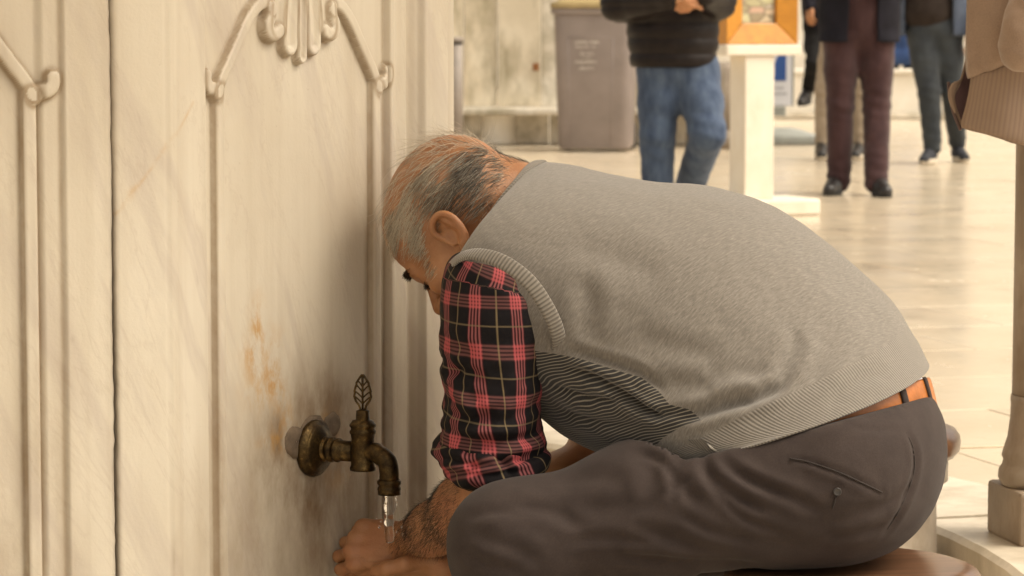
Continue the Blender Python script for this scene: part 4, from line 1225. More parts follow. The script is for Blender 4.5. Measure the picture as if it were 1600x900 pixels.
mk('waistband', Bt.reshape(-1, 3), grid_faces(len(wbp), 181), MAT['trousers'], man)
def loop_at(px, wd=0.0045):
    ths = np.linspace(0, 1.5, 400); x, _ = PX(waist(ths, np.zeros(400)))
    t0 = float(np.interp(-px, -x, ths)); dt = wd / np.linalg.norm(wb)
    P = []
    for k, g_ in [(-0.036, 0.003), (-0.032, 0.0065), (-0.016, 0.0088), (0.012, 0.0092), (0.028, 0.0088), (0.0315, 0.007), (0.0315, 0.002)]:
        P.append([waist(np.array([t0 + q * dt]), np.array([k]), g_ + o)[0] for q, o in [(-1, -0.002), (-1, 0), (-0.4, 0.0012), (0.4, 0.0012), (1, 0), (1, -0.002)]])
    P = np.array(P)
    mk('belt_loop', P.reshape(-1, 3), grid_faces(7, 6), MAT['trousers'], man)
loop_at(1410, 0.0062); loop_at(1446, 0.005)
sh = [(0.012, -0.006), (0.028, -0.003), (0.038, -0.003), (0.06, -0.02)]
th2 = np.linspace(-0.85, 0.85, 181)
Bt = np.array([waist(th2, np.full(181, k), g_ - 0.002) for k, g_ in sh])
mk('undershirt', Bt.reshape(-1, 3), grid_faces(len(sh), 181), MAT['white_cloth'], man)

# --- body: head, neck, arms and hands in one skin
HY, HP = R(23), R(55)
fwd0 = V3(-math.cos(HY), math.sin(HY), 0); lf = V3(-math.sin(HY), -math.cos(HY), 0); zz3 = V3(0, 0, 1)
hf = math.cos(HP) * fwd0 - math.sin(HP) * zz3; hu = math.sin(HP) * fwd0 + math.cos(HP) * zz3; hl = lf
HR = R(-4)
hu, hl = hu * math.cos(HR) + hl * math.sin(HR), hl * math.cos(HR) - hu * math.sin(HR)
EAR = W(697, 364, 4.285)
HO = EAR - hl * 0.074                                     # middle of the head at ear height
AX = np.array([hf, hl, hu])
def hp(f, l, u): return HO + hf * f + hl * l + hu * u
def head_prims(hp, AX, s=1.0):
    p = [ell(hp(-0.012 * s, 0, 0.052 * s), (0.100 * s, 0.078 * s, 0.086 * s), AX, 0.02),
         ell(hp(0.030 * s, 0, 0.048 * s), (0.068 * s, 0.067 * s, 0.068 * s), AX, 0.02),
         ell(hp(0.035 * s, 0, -0.035 * s), (0.052 * s, 0.058 * s, 0.070 * s), AX, 0.03),
         cone(hp(0.078 * s, 0, -0.088 * s), hp(0.074 * s, 0, -0.086 * s), 0.022 * s, None, 0.03),
         cone(hp(0.01 * s, 0.050 * s, -0.055 * s), hp(0.068 * s, 0.022 * s, -0.088 * s), 0.018 * s, 0.016 * s, 0.025), cone(hp(0.01 * s, -0.050 * s, -0.055 * s), hp(0.068 * s, -0.022 * s, -0.088 * s), 0.018 * s, 0.016 * s, 0.025),
         cone(hp(0.083 * s, 0.036 * s, 0.024 * s), hp(0.091 * s, 0.012 * s, 0.022 * s), 0.011 * s, 0.011 * s, 0.012), cone(hp(0.083 * s, -0.036 * s, 0.024 * s), hp(0.091 * s, -0.012 * s, 0.022 * s), 0.011 * s, 0.011 * s, 0.012),
         cone(hp(0.088 * s, 0, 0.014 * s), hp(0.112 * s, 0, -0.026 * s), 0.009 * s, 0.012 * s, 0.012), ell(hp(0.100 * s, 0.013 * s, -0.030 * s), (0.011 * s, 0.009 * s, 0.008 * s), AX, 0.008), ell(hp(0.100 * s, -0.013 * s, -0.030 * s), (0.011 * s, 0.009 * s, 0.008 * s), AX, 0.008),
         ell(hp(0.064 * s, 0.044 * s, -0.022 * s), (0.022 * s, 0.019 * s, 0.018 * s), AX, 0.02), ell(hp(0.064 * s, -0.044 * s, -0.022 * s), (0.022 * s, 0.019 * s, 0.018 * s), AX, 0.02),
         cone(hp(0.088 * s, 0.018 * s, -0.058 * s), hp(0.093 * s, 0, -0.056 * s), 0.007 * s, 0.009 * s, 0.008), cone(hp(0.088 * s, -0.018 * s, -0.058 * s), hp(0.093 * s, 0, -0.056 * s), 0.007 * s, 0.009 * s, 0.008),
         cone(hp(0.086 * s, 0.015 * s, -0.068 * s), hp(0.090 * s, 0, -0.069 * s), 0.007 * s, 0.009 * s, 0.006), cone(hp(0.086 * s, -0.015 * s, -0.068 * s), hp(0.090 * s, 0, -0.069 * s), 0.007 * s, 0.009 * s, 0.006),
         ell(hp(0.078 * s, 0.031 * s, 0.003 * s), (0.013 * s, 0.015 * s, 0.012 * s), AX, 0.008), ell(hp(0.078 * s, -0.031 * s, 0.003 * s), (0.013 * s, 0.015 * s, 0.012 * s), AX, 0.008)]
    return p
hprims = head_prims(hp, AX, 1.04)
# ears: a bent rim, a lobe and a hollow
def ear(sg):
    q = lambda f, o, u: hp(f * 0.93 - 0.004, sg * (0.070 + o * 0.85), u * 0.87 - 0.011)
    rim = catmull(np.array([(0.012, 0.004, 0.006), (0.016, 0.010, 0.024), (0.006, 0.016, 0.036), (-0.012, 0.021, 0.037), (-0.025, 0.024, 0.024), (-0.027, 0.022, 0.006), (-0.020, 0.016, -0.012), (-0.009, 0.010, -0.024), (0.001, 0.006, -0.030)]), 22)
    p = [cone(q(*rim[i]), q(*rim[i + 1]), 0.0042 + 0.0012 * (i > 16), None, 0.003) for i in range(21)]
    p += [ell(q(-0.008, 0.008, 0.006), (0.020, 0.0055, 0.028), np.array([unit(hf - hl * sg * 0.45), unit(hl * sg + hf * 0.45), hu]), 0.006),
          cone(q(-0.004, 0.009, -0.024), q(0.002, 0.006, -0.030), 0.0075, 0.006, 0.006), cone(q(0.012, 0.005, 0.004), q(0.010, 0.006, -0.010), 0.005, 0.0045, 0.005),
          cone(q(-0.012, 0.017, 0.024), q(-0.017, 0.018, 0.004), 0.0035, 0.0032, 0.004), cone(q(-0.017, 0.018, 0.004), q(-0.008, 0.012, -0.014), 0.0032, 0.003, 0.004)]
    s = [ell(q(-0.002, 0.018, 0.000), (0.0100, 0.0115, 0.0135), AX, 0.005), ell(q(0.000, 0.017, 0.021), (0.0085, 0.006, 0.0065), AX, 0.004)]
    return p, s
e1, s1 = ear(1); e2, s2 = ear(-1)
neck = [cone(W(800, 322, 4.36), hp(-0.045, 0, 0.0), 0.060, 0.058, 0.03), cone(W(875, 365, 4.36), W(800, 322, 4.36), 0.070, 0.060, 0.03)]
hv, hq = body(hprims + neck + e1 + e2, 0.0022, 0.02, None, 2, s1 + s2)
# arms and hands
eL, wL = W(782, 772, 4.125), W(641, 846, 4.310)
eR, wR = W(948, 716, 4.45), W(700, 886, 4.30)
def arm(sh_, e, w_):
    d = w_ - e
    return [cone(sh_, e, 0.052, 0.046, 0.03), cone(e, e + d * 0.3, 0.046, 0.050, 0.03), cone(e + d * 0.3, e + d * 0.72, 0.049, 0.036, 0.03), cone(e + d * 0.72, w_, 0.036, 0.029, 0.02)]
aL = arm(W(775, 470, 4.16), eL, wL); aR = arm(W(900, 410, 4.5), eR, wR)
def hand(w_, dirv, back, curl, spread, thumb, sgn, s=1.0):
    """w_ wrist, dirv towards the knuckles, back = normal of the back of the hand, sgn picks the thumb side; returns primitives, knuckles and tips"""
    d = unit(dirv); b = unit(back - d * (back @ d)); x = np.cross(d, b) * sgn      # x towards the thumb
    o = lambda a, c, e: w_ + (d * a + x * c + b * e) * s
    P = [cone(o(0, 0.010, 0), o(0, -0.010, 0), 0.023 * s, 0.022 * s, 0.015)]
    kn = [(0.088, 0.030, 0.004), (0.092, 0.010, 0.007), (0.087, -0.010, 0.005), (0.078, -0.028, 0.0)]
    for kx in kn:
        P.append(cone(o(0.012, kx[1] * 0.55, -0.002), o(*kx), 0.0150 * s, 0.0122 * s, 0.007)); P.append(cone(o(kx[0] - 0.002, kx[1], kx[2] + 0.0025), o(kx[0] + 0.002, kx[1], kx[2] + 0.002), 0.0128 * s, None, 0.006))
    P.append(ell(o(0.048, 0.0, -0.006), (0.040 * s, 0.038 * s, 0.017 * s), np.array([d, x, b]), 0.012))
    P.append(ell(o(0.032, 0.026, -0.012), (0.030 * s, 0.016 * s, 0.016 * s), np.array([d, x, b]), 0.012))
    nails = []
    for i, (kx, Lf) in enumerate(zip(kn, (0.072, 0.079, 0.073, 0.058))):
        p0 = o(*kx); a = 0.0
        seg = (0.46, 0.30, 0.24); rr = (0.0098, 0.0088, 0.0080, 0.0070) if i < 3 else (0.0086, 0.0078, 0.0070, 0.0062)
        lat = spread * (1.5 - i)
        for j in range(3):
            a += curl[i][j]
            v = d * math.cos(a) - b * math.sin(a) + x * lat * (0.6 if j else 1.0)
            p1 = p0 + unit(v) * Lf * seg[j] * s
            P.append(cone(p0, p1, rr[j] * s, rr[j + 1] * s, 0.003)); P.append(cone(p0, p0 + 1e-5, (rr[j] + 0.0007) * s, None, 0.003))
            p0 = p1
        nails.append((p0, unit(v), unit(b * math.cos(a) + d * math.sin(a))))
    t0 = o(0.018, 0.024, -0.008); t = [t0] + [o(*q) for q in thumb]
    for j in range(len(t) - 1):
        P.append(cone(t[j], t[j + 1], (0.0150, 0.0118, 0.0105, 0.0085)[j] * s, (0.0118, 0.0105, 0.0085, 0.0075)[j] * s, 0.006))
    return P, nails
# left hand: loose fist, back of the hand turned to the viewer, knuckles to the left
dL = W(556, 853, 4.340) - wL
cf = [(0.42, 1.35, 1.0), (0.52, 1.4, 1.0), (0.60, 1.4, 1.0), (0.72, 1.35, 1.0)]
hLp, nailL = hand(wL, dL, V3(-0.30, -0.85, 0.42), cf, 0.05, [(0.052, 0.046, -0.010), (0.082, 0.040, -0.018), (0.104, 0.022, -0.024)], -1, 0.96)
if True:
    pass
# right hand: cupped below and behind, palm up, fingers closing round the left
dR = W(604, 893, 4.335) - wR
hRp, nailR = hand(wR, dR, V3(0.0, -0.45, -0.9), [(0.35, 0.55, 0.4), (0.4, 0.6, 0.4), (0.45, 0.6, 0.45), (0.5, 0.6, 0.45)], 0.08, [(0.045, 0.048, 0.006), (0.072, 0.052, 0.012), (0.094, 0.046, 0.012)], 1, 1.0)
av, aq = body(aL + hLp, 0.0024, 0.014, None, 2)
bv, bq = body(aR + hRp, 0.0024, 0.014, None, 2)
# trunk inside the clothes
cp = [cone(W(870, 365, 4.36), W(1000, 440, 4.32), 0.068, 0.12, 0.03), cone(W(1000, 440, 4.32), W(1280, 650, 4.2), 0.13, 0.13, 0.05), cone(W(880, 400, 4.36), W(790, 455, 4.18), 0.07, 0.05, 0.05), cone(W(880, 400, 4.36), W(895, 410, 4.5), 0.07, 0.055, 0.05)]
cv, cq = body(cp, 0.012, 0.05)
parts_ = [(hv, hq), (av, aq), (bv, bq), (cv, cq)]
offs = np.cumsum([0] + [len(a) for a, _ in parts_[:-1]])
mk('body', np.concatenate([a for a, _ in parts_]), np.concatenate([q + o for (_, q), o in zip(parts_, offs)]), MAT['skin'], man)
for (p, v, b) in nailL + nailR:
    x_, y_, _ = frame_for(b); xx_ = np.cross(v, b)
    th8 = np.arange(12) * 2 * math.pi / 12
    c_ = p - v * 0.001 + b * 0.0066
    ringo = np.array([c_ + v * 0.0055 * math.cos(t) + xx_ * 0.0042 * math.sin(t) - b * 0.0012 for t in th8]); ringi = np.array([c_ + v * 0.0042 * math.cos(t) + xx_ * 0.0030 * math.sin(t) for t in th8])
    mk('fingernail', np.concatenate([ringo, ringi]), [tuple(q) for q in grid_faces(2, 12, True)] + [tuple(range(12, 24))], mat_plain('nail', (0.55, 0.33, 0.22), 0.3, 0.1, bump=0) if 'nail' not in MAT else MAT['nail'], man)

# --- hair
hn = vnormals(hv, hq)
loc = (hv - HO) @ AX.T                                       # forward, left, up of every head vertex
def mirror_px(P):
    """photo pixels of head points, the far half mirrored onto the near half"""
    L = (P - HO) @ AX.T; L[:, 1] = np.abs(L[:, 1]); return PX(HO + L @ AX)
def hair_mesh(name, roots, dirs, nrms, lens, tone, width, seg=6, lift=0.35, droop=0.0, curl=0.0, parent=man):
    N = len(roots); t = np.linspace(0, 1, seg + 1)
    P = np.zeros((N, seg + 1, 3)); p = roots.copy(); d = unit_rows(dirs + nrms * lift)
    P[:, 0] = p - nrms * 0.001
    cv_ = rng.normal(size=(N, 3)) * curl
    for j in range(seg):
        p = p + d * (lens / seg)[:, None]; P[:, j + 1] = p
        d = unit_rows(d + cv_ / seg - nrms * (lift * 1.25 / seg) + V3(0, 0, -1) * droop / seg)
    view = unit_rows(CAM - P.reshape(-1, 3)).reshape(P.shape)
    tan = np.gradient(P, axis=1); side = np.cross(tan, rng.normal(size=(N, 1, 3)) * 0.35 + unit_rows(CAM - HO[None])[None]); side /= np.linalg.norm(side, axis=2, keepdims=True) + 1e-9
    up = np.cross(side, tan); up /= np.linalg.norm(up, axis=2, keepdims=True) + 1e-9
    wv = (width / 2)[:, None, None] * (1 - 0.75 * t[None, :, None] ** 1.5)
    ring = np.stack([P + side * wv, P - side * wv * 0.5 + up * wv * 0.8, P - side * wv * 0.5 - up * wv * 0.8], 2)   # three-sided strands
    n3 = seg + 1
    base = (np.arange(N) * n3 * 3)[:, None, None]
    j = np.arange(seg)[None, :, None]; k = np.arange(3)[None, None, :]
    a = base + j * 3 + k; b = base + j * 3 + (k + 1) % 3
    F = np.stack([a, b, b + 3, a + 3], -1).reshape(-1, 4)
    tn_ = np.repeat(tone, n3 * 3)
    return mk(name, ring.reshape(-1, 3), F, MAT['hair'], parent, True, dict(tone=tn_))
def unit_rows(v): return v / (np.linalg.norm(v, axis=-1, keepdims=True) + 1e-9)

def sample(v, q, n, wgt):
    """random points on the mesh, chosen by a weight per vertex"""
    fw = wgt[q].mean(1) * np.linalg.norm(np.cross(v[q[:, 1]] - v[q[:, 0]], v[q[:, 3]] - v[q[:, 0]]), axis=1)
    f = rng.choice(len(q), n, p=fw / fw.sum())
    a = rng.random((n, 1)); b = rng.random((n, 1))
    c = q[f]; nn_ = vnormals(v, q) if len(v) != len(hv) else hn
    return (v[c[:, 0]] * (1 - a) * (1 - b) + v[c[:, 1]] * a * (1 - b) + v[c[:, 2]] * a * b + v[c[:, 3]] * (1 - a) * b), unit_rows(nn_[c].mean(1))
mx, my = mirror_px(hv); mp = np.stack([mx, my], 1)
scalp = [(604, 395), (600, 330), (612, 280), (650, 232), (690, 212), (740, 215), (775, 236), (803, 256), (792, 290), (775, 325), (738, 352), (722, 346), (705, 336), (680, 340), (668, 352), (670, 375), (676, 400), (690, 425), (678, 436), (662, 415), (645, 392), (625, 388)]
dS_ = poly_signed(mp, scalp)
ear_d = np.linalg.norm((loc * V3(1, 0, 1) - V3(-0.010, 0, -0.006)) / V3(0.026, 1, 0.036), axis=1)
notear = (np.abs(loc[:, 1]) < 0.074) | (ear_d > 1.2)
bald = [(600, 330), (614, 285), (645, 240), (690, 205), (748, 205), (768, 226), (735, 236), (700, 240), (668, 258), (640, 290), (622, 325)]
dB_ = poly_signed(mp, bald)
wS = np.clip(dS_ / 10, 0, 1) * notear * (loc[:, 2] > -0.06)
nape = np.clip((my - 318) / 20, 0, 1) * (mx > 720)
w1 = wS * (1 - 0.965 * np.clip(dB_ / 8 + 0.5, 0, 1)) * (1 - 0.65 * nape) * (1 - 0.55 * np.clip((my - 280) / 40, 0, 1) * np.clip((mx - 675) / 20, 0, 1))
side = np.clip((705 - mx) / 40, 0, 1)
def flow(P, nn_):
    x, y = mirror_px(P.copy())
    g0 = np.array([-0.62, 0.02, -0.78])
    f = np.tile(g0, (len(P), 1))
    fr_ = np.clip((690 - x) / 70, 0, 1)[:, None]
    f = f * (1 - fr_) + np.array([-0.42, 0.10, -0.9]) * fr_
    bk = np.clip((x - 740) / 60, 0, 1)[:, None]
    f = f * (1 - bk) + np.array([-0.86, 0.0, -0.5]) * bk
    side_ = ((P - HO) @ hl)
    far = side_ < 0
    f[far] = f[far] - hl * 0.6
    f = f + rng.normal(size=f.shape) * 0.13
    return unit_rows(f - nn_ * (f * nn_).sum(1, keepdims=True))
r, nn_ = sample(hv, hq, 5000, w1 * np.clip(0.62 + 0.9 * nz(hv, 34, 5.5), 0.12, 1.3))
x, y = mirror_px(r.copy())
cl = nz(r, 60, 3.0); cl2 = nz(r, 22, 8.0)
darkz = np.clip((x + 26 * cl2 + 16 * cl - 648) / 80, 0, 1) * np.clip((352 - y) / 24, 0, 1)
tone = np.clip(0.88 + 0.14 * rng.normal(size=len(r)) - darkz * (0.40 + 0.16 * cl2) + 0.16 * cl, 0.02, 1)
tone = np.where(rng.random(len(r)) < 0.16, np.clip(tone + 0.35, 0, 1), tone)
ln = (0.022 + 0.012 * darkz + 0.012 * rng.random(len(r))) * np.where((y > 322) & (x > 720), 0.45, 1.0) * np.where(x > 770, 0.5, 1.0) * np.where((y > 385), 0.55, 1.0)
hair_mesh('hair', r, flow(r, nn_) + 0.25 * np.stack([cl, cl2 * 0, -cl2], 1) * 0.6, nn_, ln, tone, np.full(len(r), 0.00072) * (0.7 + 0.6 * rng.random(len(r))), lift=0.05, curl=0.20)
# wisps over the bald crown
wB_ = np.clip(dB_ / 6 + 0.6, 0, 1) * np.clip((my < 380), 0, 1) * (loc[:, 2] > 0)
r, nn_ = sample(hv, hq, 420, wB_)
f_ = flow(r, nn_)
hair_mesh('hair_wisp', r, f_, nn_, 0.03 + 0.03 * rng.random(len(r)), np.clip(0.85 + 0.12 * rng.normal(size=len(r)), 0, 1), np.full(len(r), 0.0005), lift=0.42, curl=0.6, seg=7)
# loose fly-away hairs standing up along the top
r, nn_ = sample(hv, hq, 70, np.clip(1 - np.abs(my - 222) / 16, 0, 1) * (mx > 640) * (mx < 770))
hair_mesh('hair_wisp', r, unit_rows(np.tile(V3(-0.8, 0.1, 0.10), (len(r), 1)) + rng.normal(size=r.shape) * 0.3), nn_, 0.03 + 0.03 * rng.random(len(r)), np.full(len(r), 0.9), np.full(len(r), 0.0005), lift=0.55, curl=0.9, seg=8)
# short hair on the nape
wN_ = np.clip(poly_signed(mp, [(765, 220), (803, 236), (850, 254), (800, 322), (762, 348), (738, 344), (768, 290)]) / 8 + 0.3, 0, 1)
r, nn_ = sample(hv, hq, 2000, wN_)
hair_mesh('nape_hair', r, unit_rows(np.tile(V3(0.35, 0.1, -0.75), (len(r), 1)) + rng.normal(size=r.shape) * 0.25), nn_, 0.006 + 0.008 * rng.random(len(r)), np.clip(0.45 + 0.28 * rng.normal(size=len(r)), 0, 1), np.full(len(r), 0.0005), lift=0.12, seg=3)
# eyebrows, lashes, eyelids
for sg in (1, -1):
    dd = np.linalg.norm((loc - V3(0.088, sg * 0.030, 0.028)) / V3(0.014, 0.017, 0.0055), axis=1)
    r, nn_ = sample(hv, hq, 170, np.clip(1.3 - dd, 0, 1))
    hair_mesh('eyebrow', r, unit_rows(np.tile(hl * sg * 0.8 + hf * 0.1 - hu * 0.25, (len(r), 1)) + rng.normal(size=r.shape) * 0.2), nn_, 0.009 + 0.005 * rng.random(len(r)), np.clip(0.10 + 0.15 * rng.random(len(r)), 0, 1), np.full(len(r), 0.0008), lift=0.5, seg=3)
    dd = np.linalg.norm((loc - V3(0.089, sg * 0.031, -0.004)) / V3(0.014, 0.016, 0.0026), axis=1)
    r, nn_ = sample(hv, hq, 70, np.clip(1.3 - dd, 0, 1))
    hair_mesh('eyelash', r, unit_rows(np.tile(hf + hl * sg * 0.45 - hu * 0.6, (len(r), 1)) + rng.normal(size=r.shape) * 0.15), nn_, 0.007 + 0.003 * rng.random(len(r)), np.full(len(r), 0.02), np.full(len(r), 0.0007), lift=0.1, seg=3)
# stubble behind the jaw, hair on the forearm
an_ = vnormals(av, aq)
aw = np.clip(1 - np.abs(((av - eL) @ unit(wL - eL)) / np.linalg.norm(wL - eL) - 0.5) / 0.55, 0, 1) ** 0.4 * ((av - eL) @ unit(wL - eL) > 0.02)
aw = aw * np.clip(0.35 + an_ @ unit(V3(-0.7, -0.4, 0.5)), 0.15, 1)
fw = aw[aq].mean(1); f = rng.choice(len(aq), 4600, p=fw / fw.sum())
r = av[aq[f]].mean(1) + rng.normal(size=(4600, 3)) * 0.0006; nn_ = unit_rows(an_[aq[f]].mean(1))
ad = unit(wL - eL)
hair_mesh('arm_hair', r, unit_rows(np.tile(ad * 0.8 + V3(0, -0.1, -0.5), (4600, 1)) + rng.normal(size=(4600, 3)) * 0.3), nn_, 0.007 + 0.009 * rng.random(4600), np.clip(0.05 + 0.12 * rng.random(4600), 0, 1), np.full(4600, 0.00034), lift=0.35, curl=0.5, seg=4)

# --- shoes, below the picture
for nm, A in (('l', ankL), ('r', ankR)):
    f2 = unit(V3(-0.9, 0.3 if nm == 'r' else 0.1, 0)); b_ = V3(A[0], A[1], -0.149)
    sp = [cone(b_ - f2 * 0.05 + V3(0, 0, 0.045), b_ + f2 * 0.06 + V3(0, 0, 0.042), 0.040, 0.042), cone(b_ + f2 * 0.06 + V3(0, 0, 0.036), b_ + f2 * 0.165 + V3(0, 0, 0.026), 0.044, 0.036), cone(b_ - f2 * 0.03 + V3(0, 0, 0.06), b_ - f2 * 0.02 + V3(0, 0, 0.10), 0.045, 0.040)]
    v, q = body(sp, 0.006, 0.03, lambda F, X, Y, Z: np.maximum(F, -0.144 - Z))
    mk('shoe', v, q, MAT['shoe_black'], man)
# ------------------------------------------------------------------ people standing and walking in the courtyard
MAT['puffer'] = mat_cloth('black_puffer_cloth', (0.0095, 0.0060, 0.0055), (0.017, 0.0115, 0.0105), 25, 0.5, 0.35, 300, 0.0)
MAT['denim'] = mat_cloth('blue_denim', (0.036, 0.056, 0.105), (0.098, 0.135, 0.205), 26, 0.85, 0.3, 250, 0.1, (1, 1, 0.3))
MAT['denim2'] = mat_cloth('dark_denim', (0.026, 0.031, 0.038), (0.055, 0.062, 0.068), 9, 0.85, 0.3, 250, 0.1, (1, 1, 0.5))
MAT['maroon'] = mat_cloth('maroon_corduroy', (0.038, 0.017, 0.019), (0.070, 0.034, 0.034), 8, 0.9, 0.35, 200, 0.2, (2, 2, 0.6))
MAT['navy'] = mat_cloth('navy_coat', (0.007, 0.0065, 0.011), (0.013, 0.012, 0.020), 12, 0.8, 0.3, 250, 0.0)
MAT['blackcloth'] = mat_cloth('black_cloth', (0.006, 0.005, 0.005), (0.011, 0.010, 0.010), 12, 0.85, 0.3, 250, 0.0)
MAT['khaki'] = mat_cloth('khaki_cloth', (0.30, 0.235, 0.17), (0.42, 0.34, 0.25), 9, 0.9, 0.3, 250, 0.1)
MAT['brownknit'] = mat_cloth('dark_brown_knit', (0.022, 0.015, 0.012), (0.036, 0.026, 0.021), 20, 0.95, 0.4, 250, 0.05)
MAT['bluejacket'] = mat_cloth('slate_blue_cloth', (0.055, 0.070, 0.105), (0.085, 0.105, 0.15), 10, 0.85, 0.3, 250, 0.1)
MAT['bluecoat'] = mat_cloth('blue_coat_cloth', (0.03, 0.06, 0.17), (0.05, 0.10, 0.26), 10, 0.85, 0.3, 250, 0.1)
MAT['sole'] = mat_plain('pale_sole', (0.55, 0.48, 0.38), 0.7, 0.1)
MAT['suede'] = mat_plain('navy_suede', (0.020, 0.022, 0.030), 0.8, 0.3)

def wrinkled(v, q, amp, sc, seed, vert=1.0):
    n = vnormals(v, q); P = v * V3(1, 1, vert)
    return v + n * (amp * (nz(P, sc, seed) + 0.5 * nz(P, sc * 2.1, seed + 5)))[:, None]

def shoe(parent, heel, dirv, mat, L=0.27, sole=None, z0=0.0, pitch=0.0):
    d = unit(V3(dirv[0], dirv[1], 0)); x = np.cross(V3(0, 0, 1), d); b = V3(heel[0], heel[1], z0)
    dz = lambda t: V3(0, 0, -pitch * t)
    pt = lambda t, h: b + d * t * L + V3(0, 0, h) + dz(t)
    p = [cone(pt(-0.02, 0.050), pt(0.35, 0.045), 0.036, 0.040), cone(pt(0.35, 0.042), pt(0.76, 0.032), 0.042, 0.036), cone(pt(0.05, 0.07), pt(0.10, 0.105), 0.040, 0.042),
         cone(pt(0.25, 0.07), pt(0.45, 0.05), 0.034, 0.030)]
    v, q = body(p, 0.006, 0.03, lambda F, X, Y, Z: np.maximum(F, (z0 + 0.016) - Z - pitch * ((X - b[0]) * d[0] + (Y - b[1]) * d[1]) / L))
    o = mk('shoe', v, q, mat, parent)
    th = np.linspace(0, 2 * math.pi, 29)[:-1]
    prof = []
    for h, g_ in ((0.0, 0.96), (0.004, 1.03), (0.030, 1.03), (0.034, 0.98)):
        for t in th:
            c, s_ = math.cos(t), math.sin(t); u = 0.37 + 0.50 * c * g_; wv = (0.044 + 0.006 * math.sin(u * 3.0)) * s_ * g_ * min(1, 1.25 - 0.25 * abs(c) ** 6)
            prof.append(b + d * u * L + x * wv + V3(0, 0, h) + dz(u))
    F = [tuple(k) for k in grid_faces(4, 28, True)] + [tuple(range(27, -1, -1)), tuple(range(84, 112))]
    mk('sole', prof, F, sole or MAT['rubber'], o)
    return o

def simple_hand(w_, d, back, sgn, curl=0.5):
    c = [(curl, curl * 1.3, curl)] * 4
    return hand(w_, d, back, c, 0.06, [(0.048, 0.044, -0.016), (0.074, 0.040, -0.028), (0.092, 0.028, -0.032)], sgn)[0]

def figure(label, base, legs, rad, pelvis, trouser_mat, upper, arms, head, shoes, hair_tone=(0.03, 0.025, 0.02), face=(0, -1), group=None, jeans_seed=1.0):
    t = thing('person', label, 'person', (base[0], base[1], 0), group)
    rh, rk, ra = rad
    hh = 0.008
    P = [ell(pelvis, (0.168, 0.118, 0.13)), ]
    for hip, knee, ank in legs:
        P += [cone(hip, hip * 0.55 + knee * 0.45, rh, (rh + rk) / 2 + 0.004, 0.05), cone(hip * 0.55 + knee * 0.45, knee, (rh + rk) / 2 + 0.004, rk, 0.02), cone(knee, ank, rk, ra, 0.02)]
    zmin = None
    v, q = body(P, hh, 0.02, None, 2)
    v = wrinkled(v, q, 0.0045, 9, jeans_seed, 1.7)
    # creases behind the knees and over the shoes
    n = vnormals(v, q)
    for hip, knee, ank in legs:
        for c_, f_ in ((knee, 1.0), (ank, 1.0)):
            dd = np.linalg.norm(v - c_, axis=1)
            v = v + n * (0.003 * np.sin((v[:, 2] + 0.25 * v[:, 0]) * 92 + jeans_seed) * np.exp(-(dd / 0.11) ** 2))[:, None]
    mk('trousers', v, q, trouser_mat, t)
    for nm, prims, mat, post, fx, sub in upper:
        v, q = body(prims, hh, 0.04, post, 2, sub)
        v = wrinkled(v, q, 0.006, 7, jeans_seed + 3)
        if fx: v = fx(v, q)
        mk(nm, v, q, mat, t)
    hc, hdir = head
    ff = unit(V3(hdir[0], hdir[1], -0.12)); ll = unit(np.cross(V3(0, 0, 1), ff)); uu = np.cross(ff, ll); A = np.array([ff, ll, uu])
    hpf = lambda a, b, c: hc + ff * a + ll * b + uu * c
    P = head_prims(hpf, A) + [cone(hpf(-0.03, 0, -0.03), hc + V3(0, 0, -0.20), 0.056, 0.062, 0.03), cone(hc + V3(0, 0, -0.20), pelvis + V3(0, 0, 0.1), 0.08, 0.11, 0.04)]
    for sg in (1, -1): P += [ell(hpf(-0.008, sg * 0.078, 0.0), (0.020, 0.010, 0.032), A, 0.008)]
    for sh_, e, w_, dv, bk, sg, cu in arms:
        P += [cone(hc + V3(0, 0, -0.22), sh_, 0.06, 0.05, 0.04), cone(sh_, e, 0.045, 0.042), cone(e, w_, 0.042, 0.028)] + simple_hand(w_, dv, bk, sg, cu)
    v, q = body(P, 0.0055, 0.02, None, 1)
    mk('body', v, q, MAT['skin_far'], t)
    hv_, hq_ = body([ell(hpf(-0.022, 0, 0.062), (0.102, 0.084, 0.088), A)], 0.006, 0.02, lambda F, X, Y, Z: np.maximum(F, ((X - hc[0]) * ff[0] + (Y - hc[1]) * ff[1] + (Z - hc[2]) * ff[2]) * 0.8 - ((X - hc[0]) * uu[0] + (Y - hc[1]) * uu[1] + (Z - hc[2]) * uu[2]) * 0.75 + 0.012))
    hv_ = wrinkled(hv_, hq_, 0.004, 60, 2)
    mk('hair', hv_, hq_, mat_plain('hair_short', hair_tone, 0.7, 0.4, 60, 0.4), t)
    for h_, d_, m_, s_, z_, pt_ in shoes: shoe(t, h_, d_, m_, 0.275, s_, z_, pt_)
    return t

def quilt(per, z0, amp):
    def fx(v, q):
        n = vnormals(v, q)
        k = np.abs(np.sin((v[:, 2] - z0) * math.pi / per))
        return v + n * (amp * (np.sqrt(k) - 0.7))[:, None]
    return fx

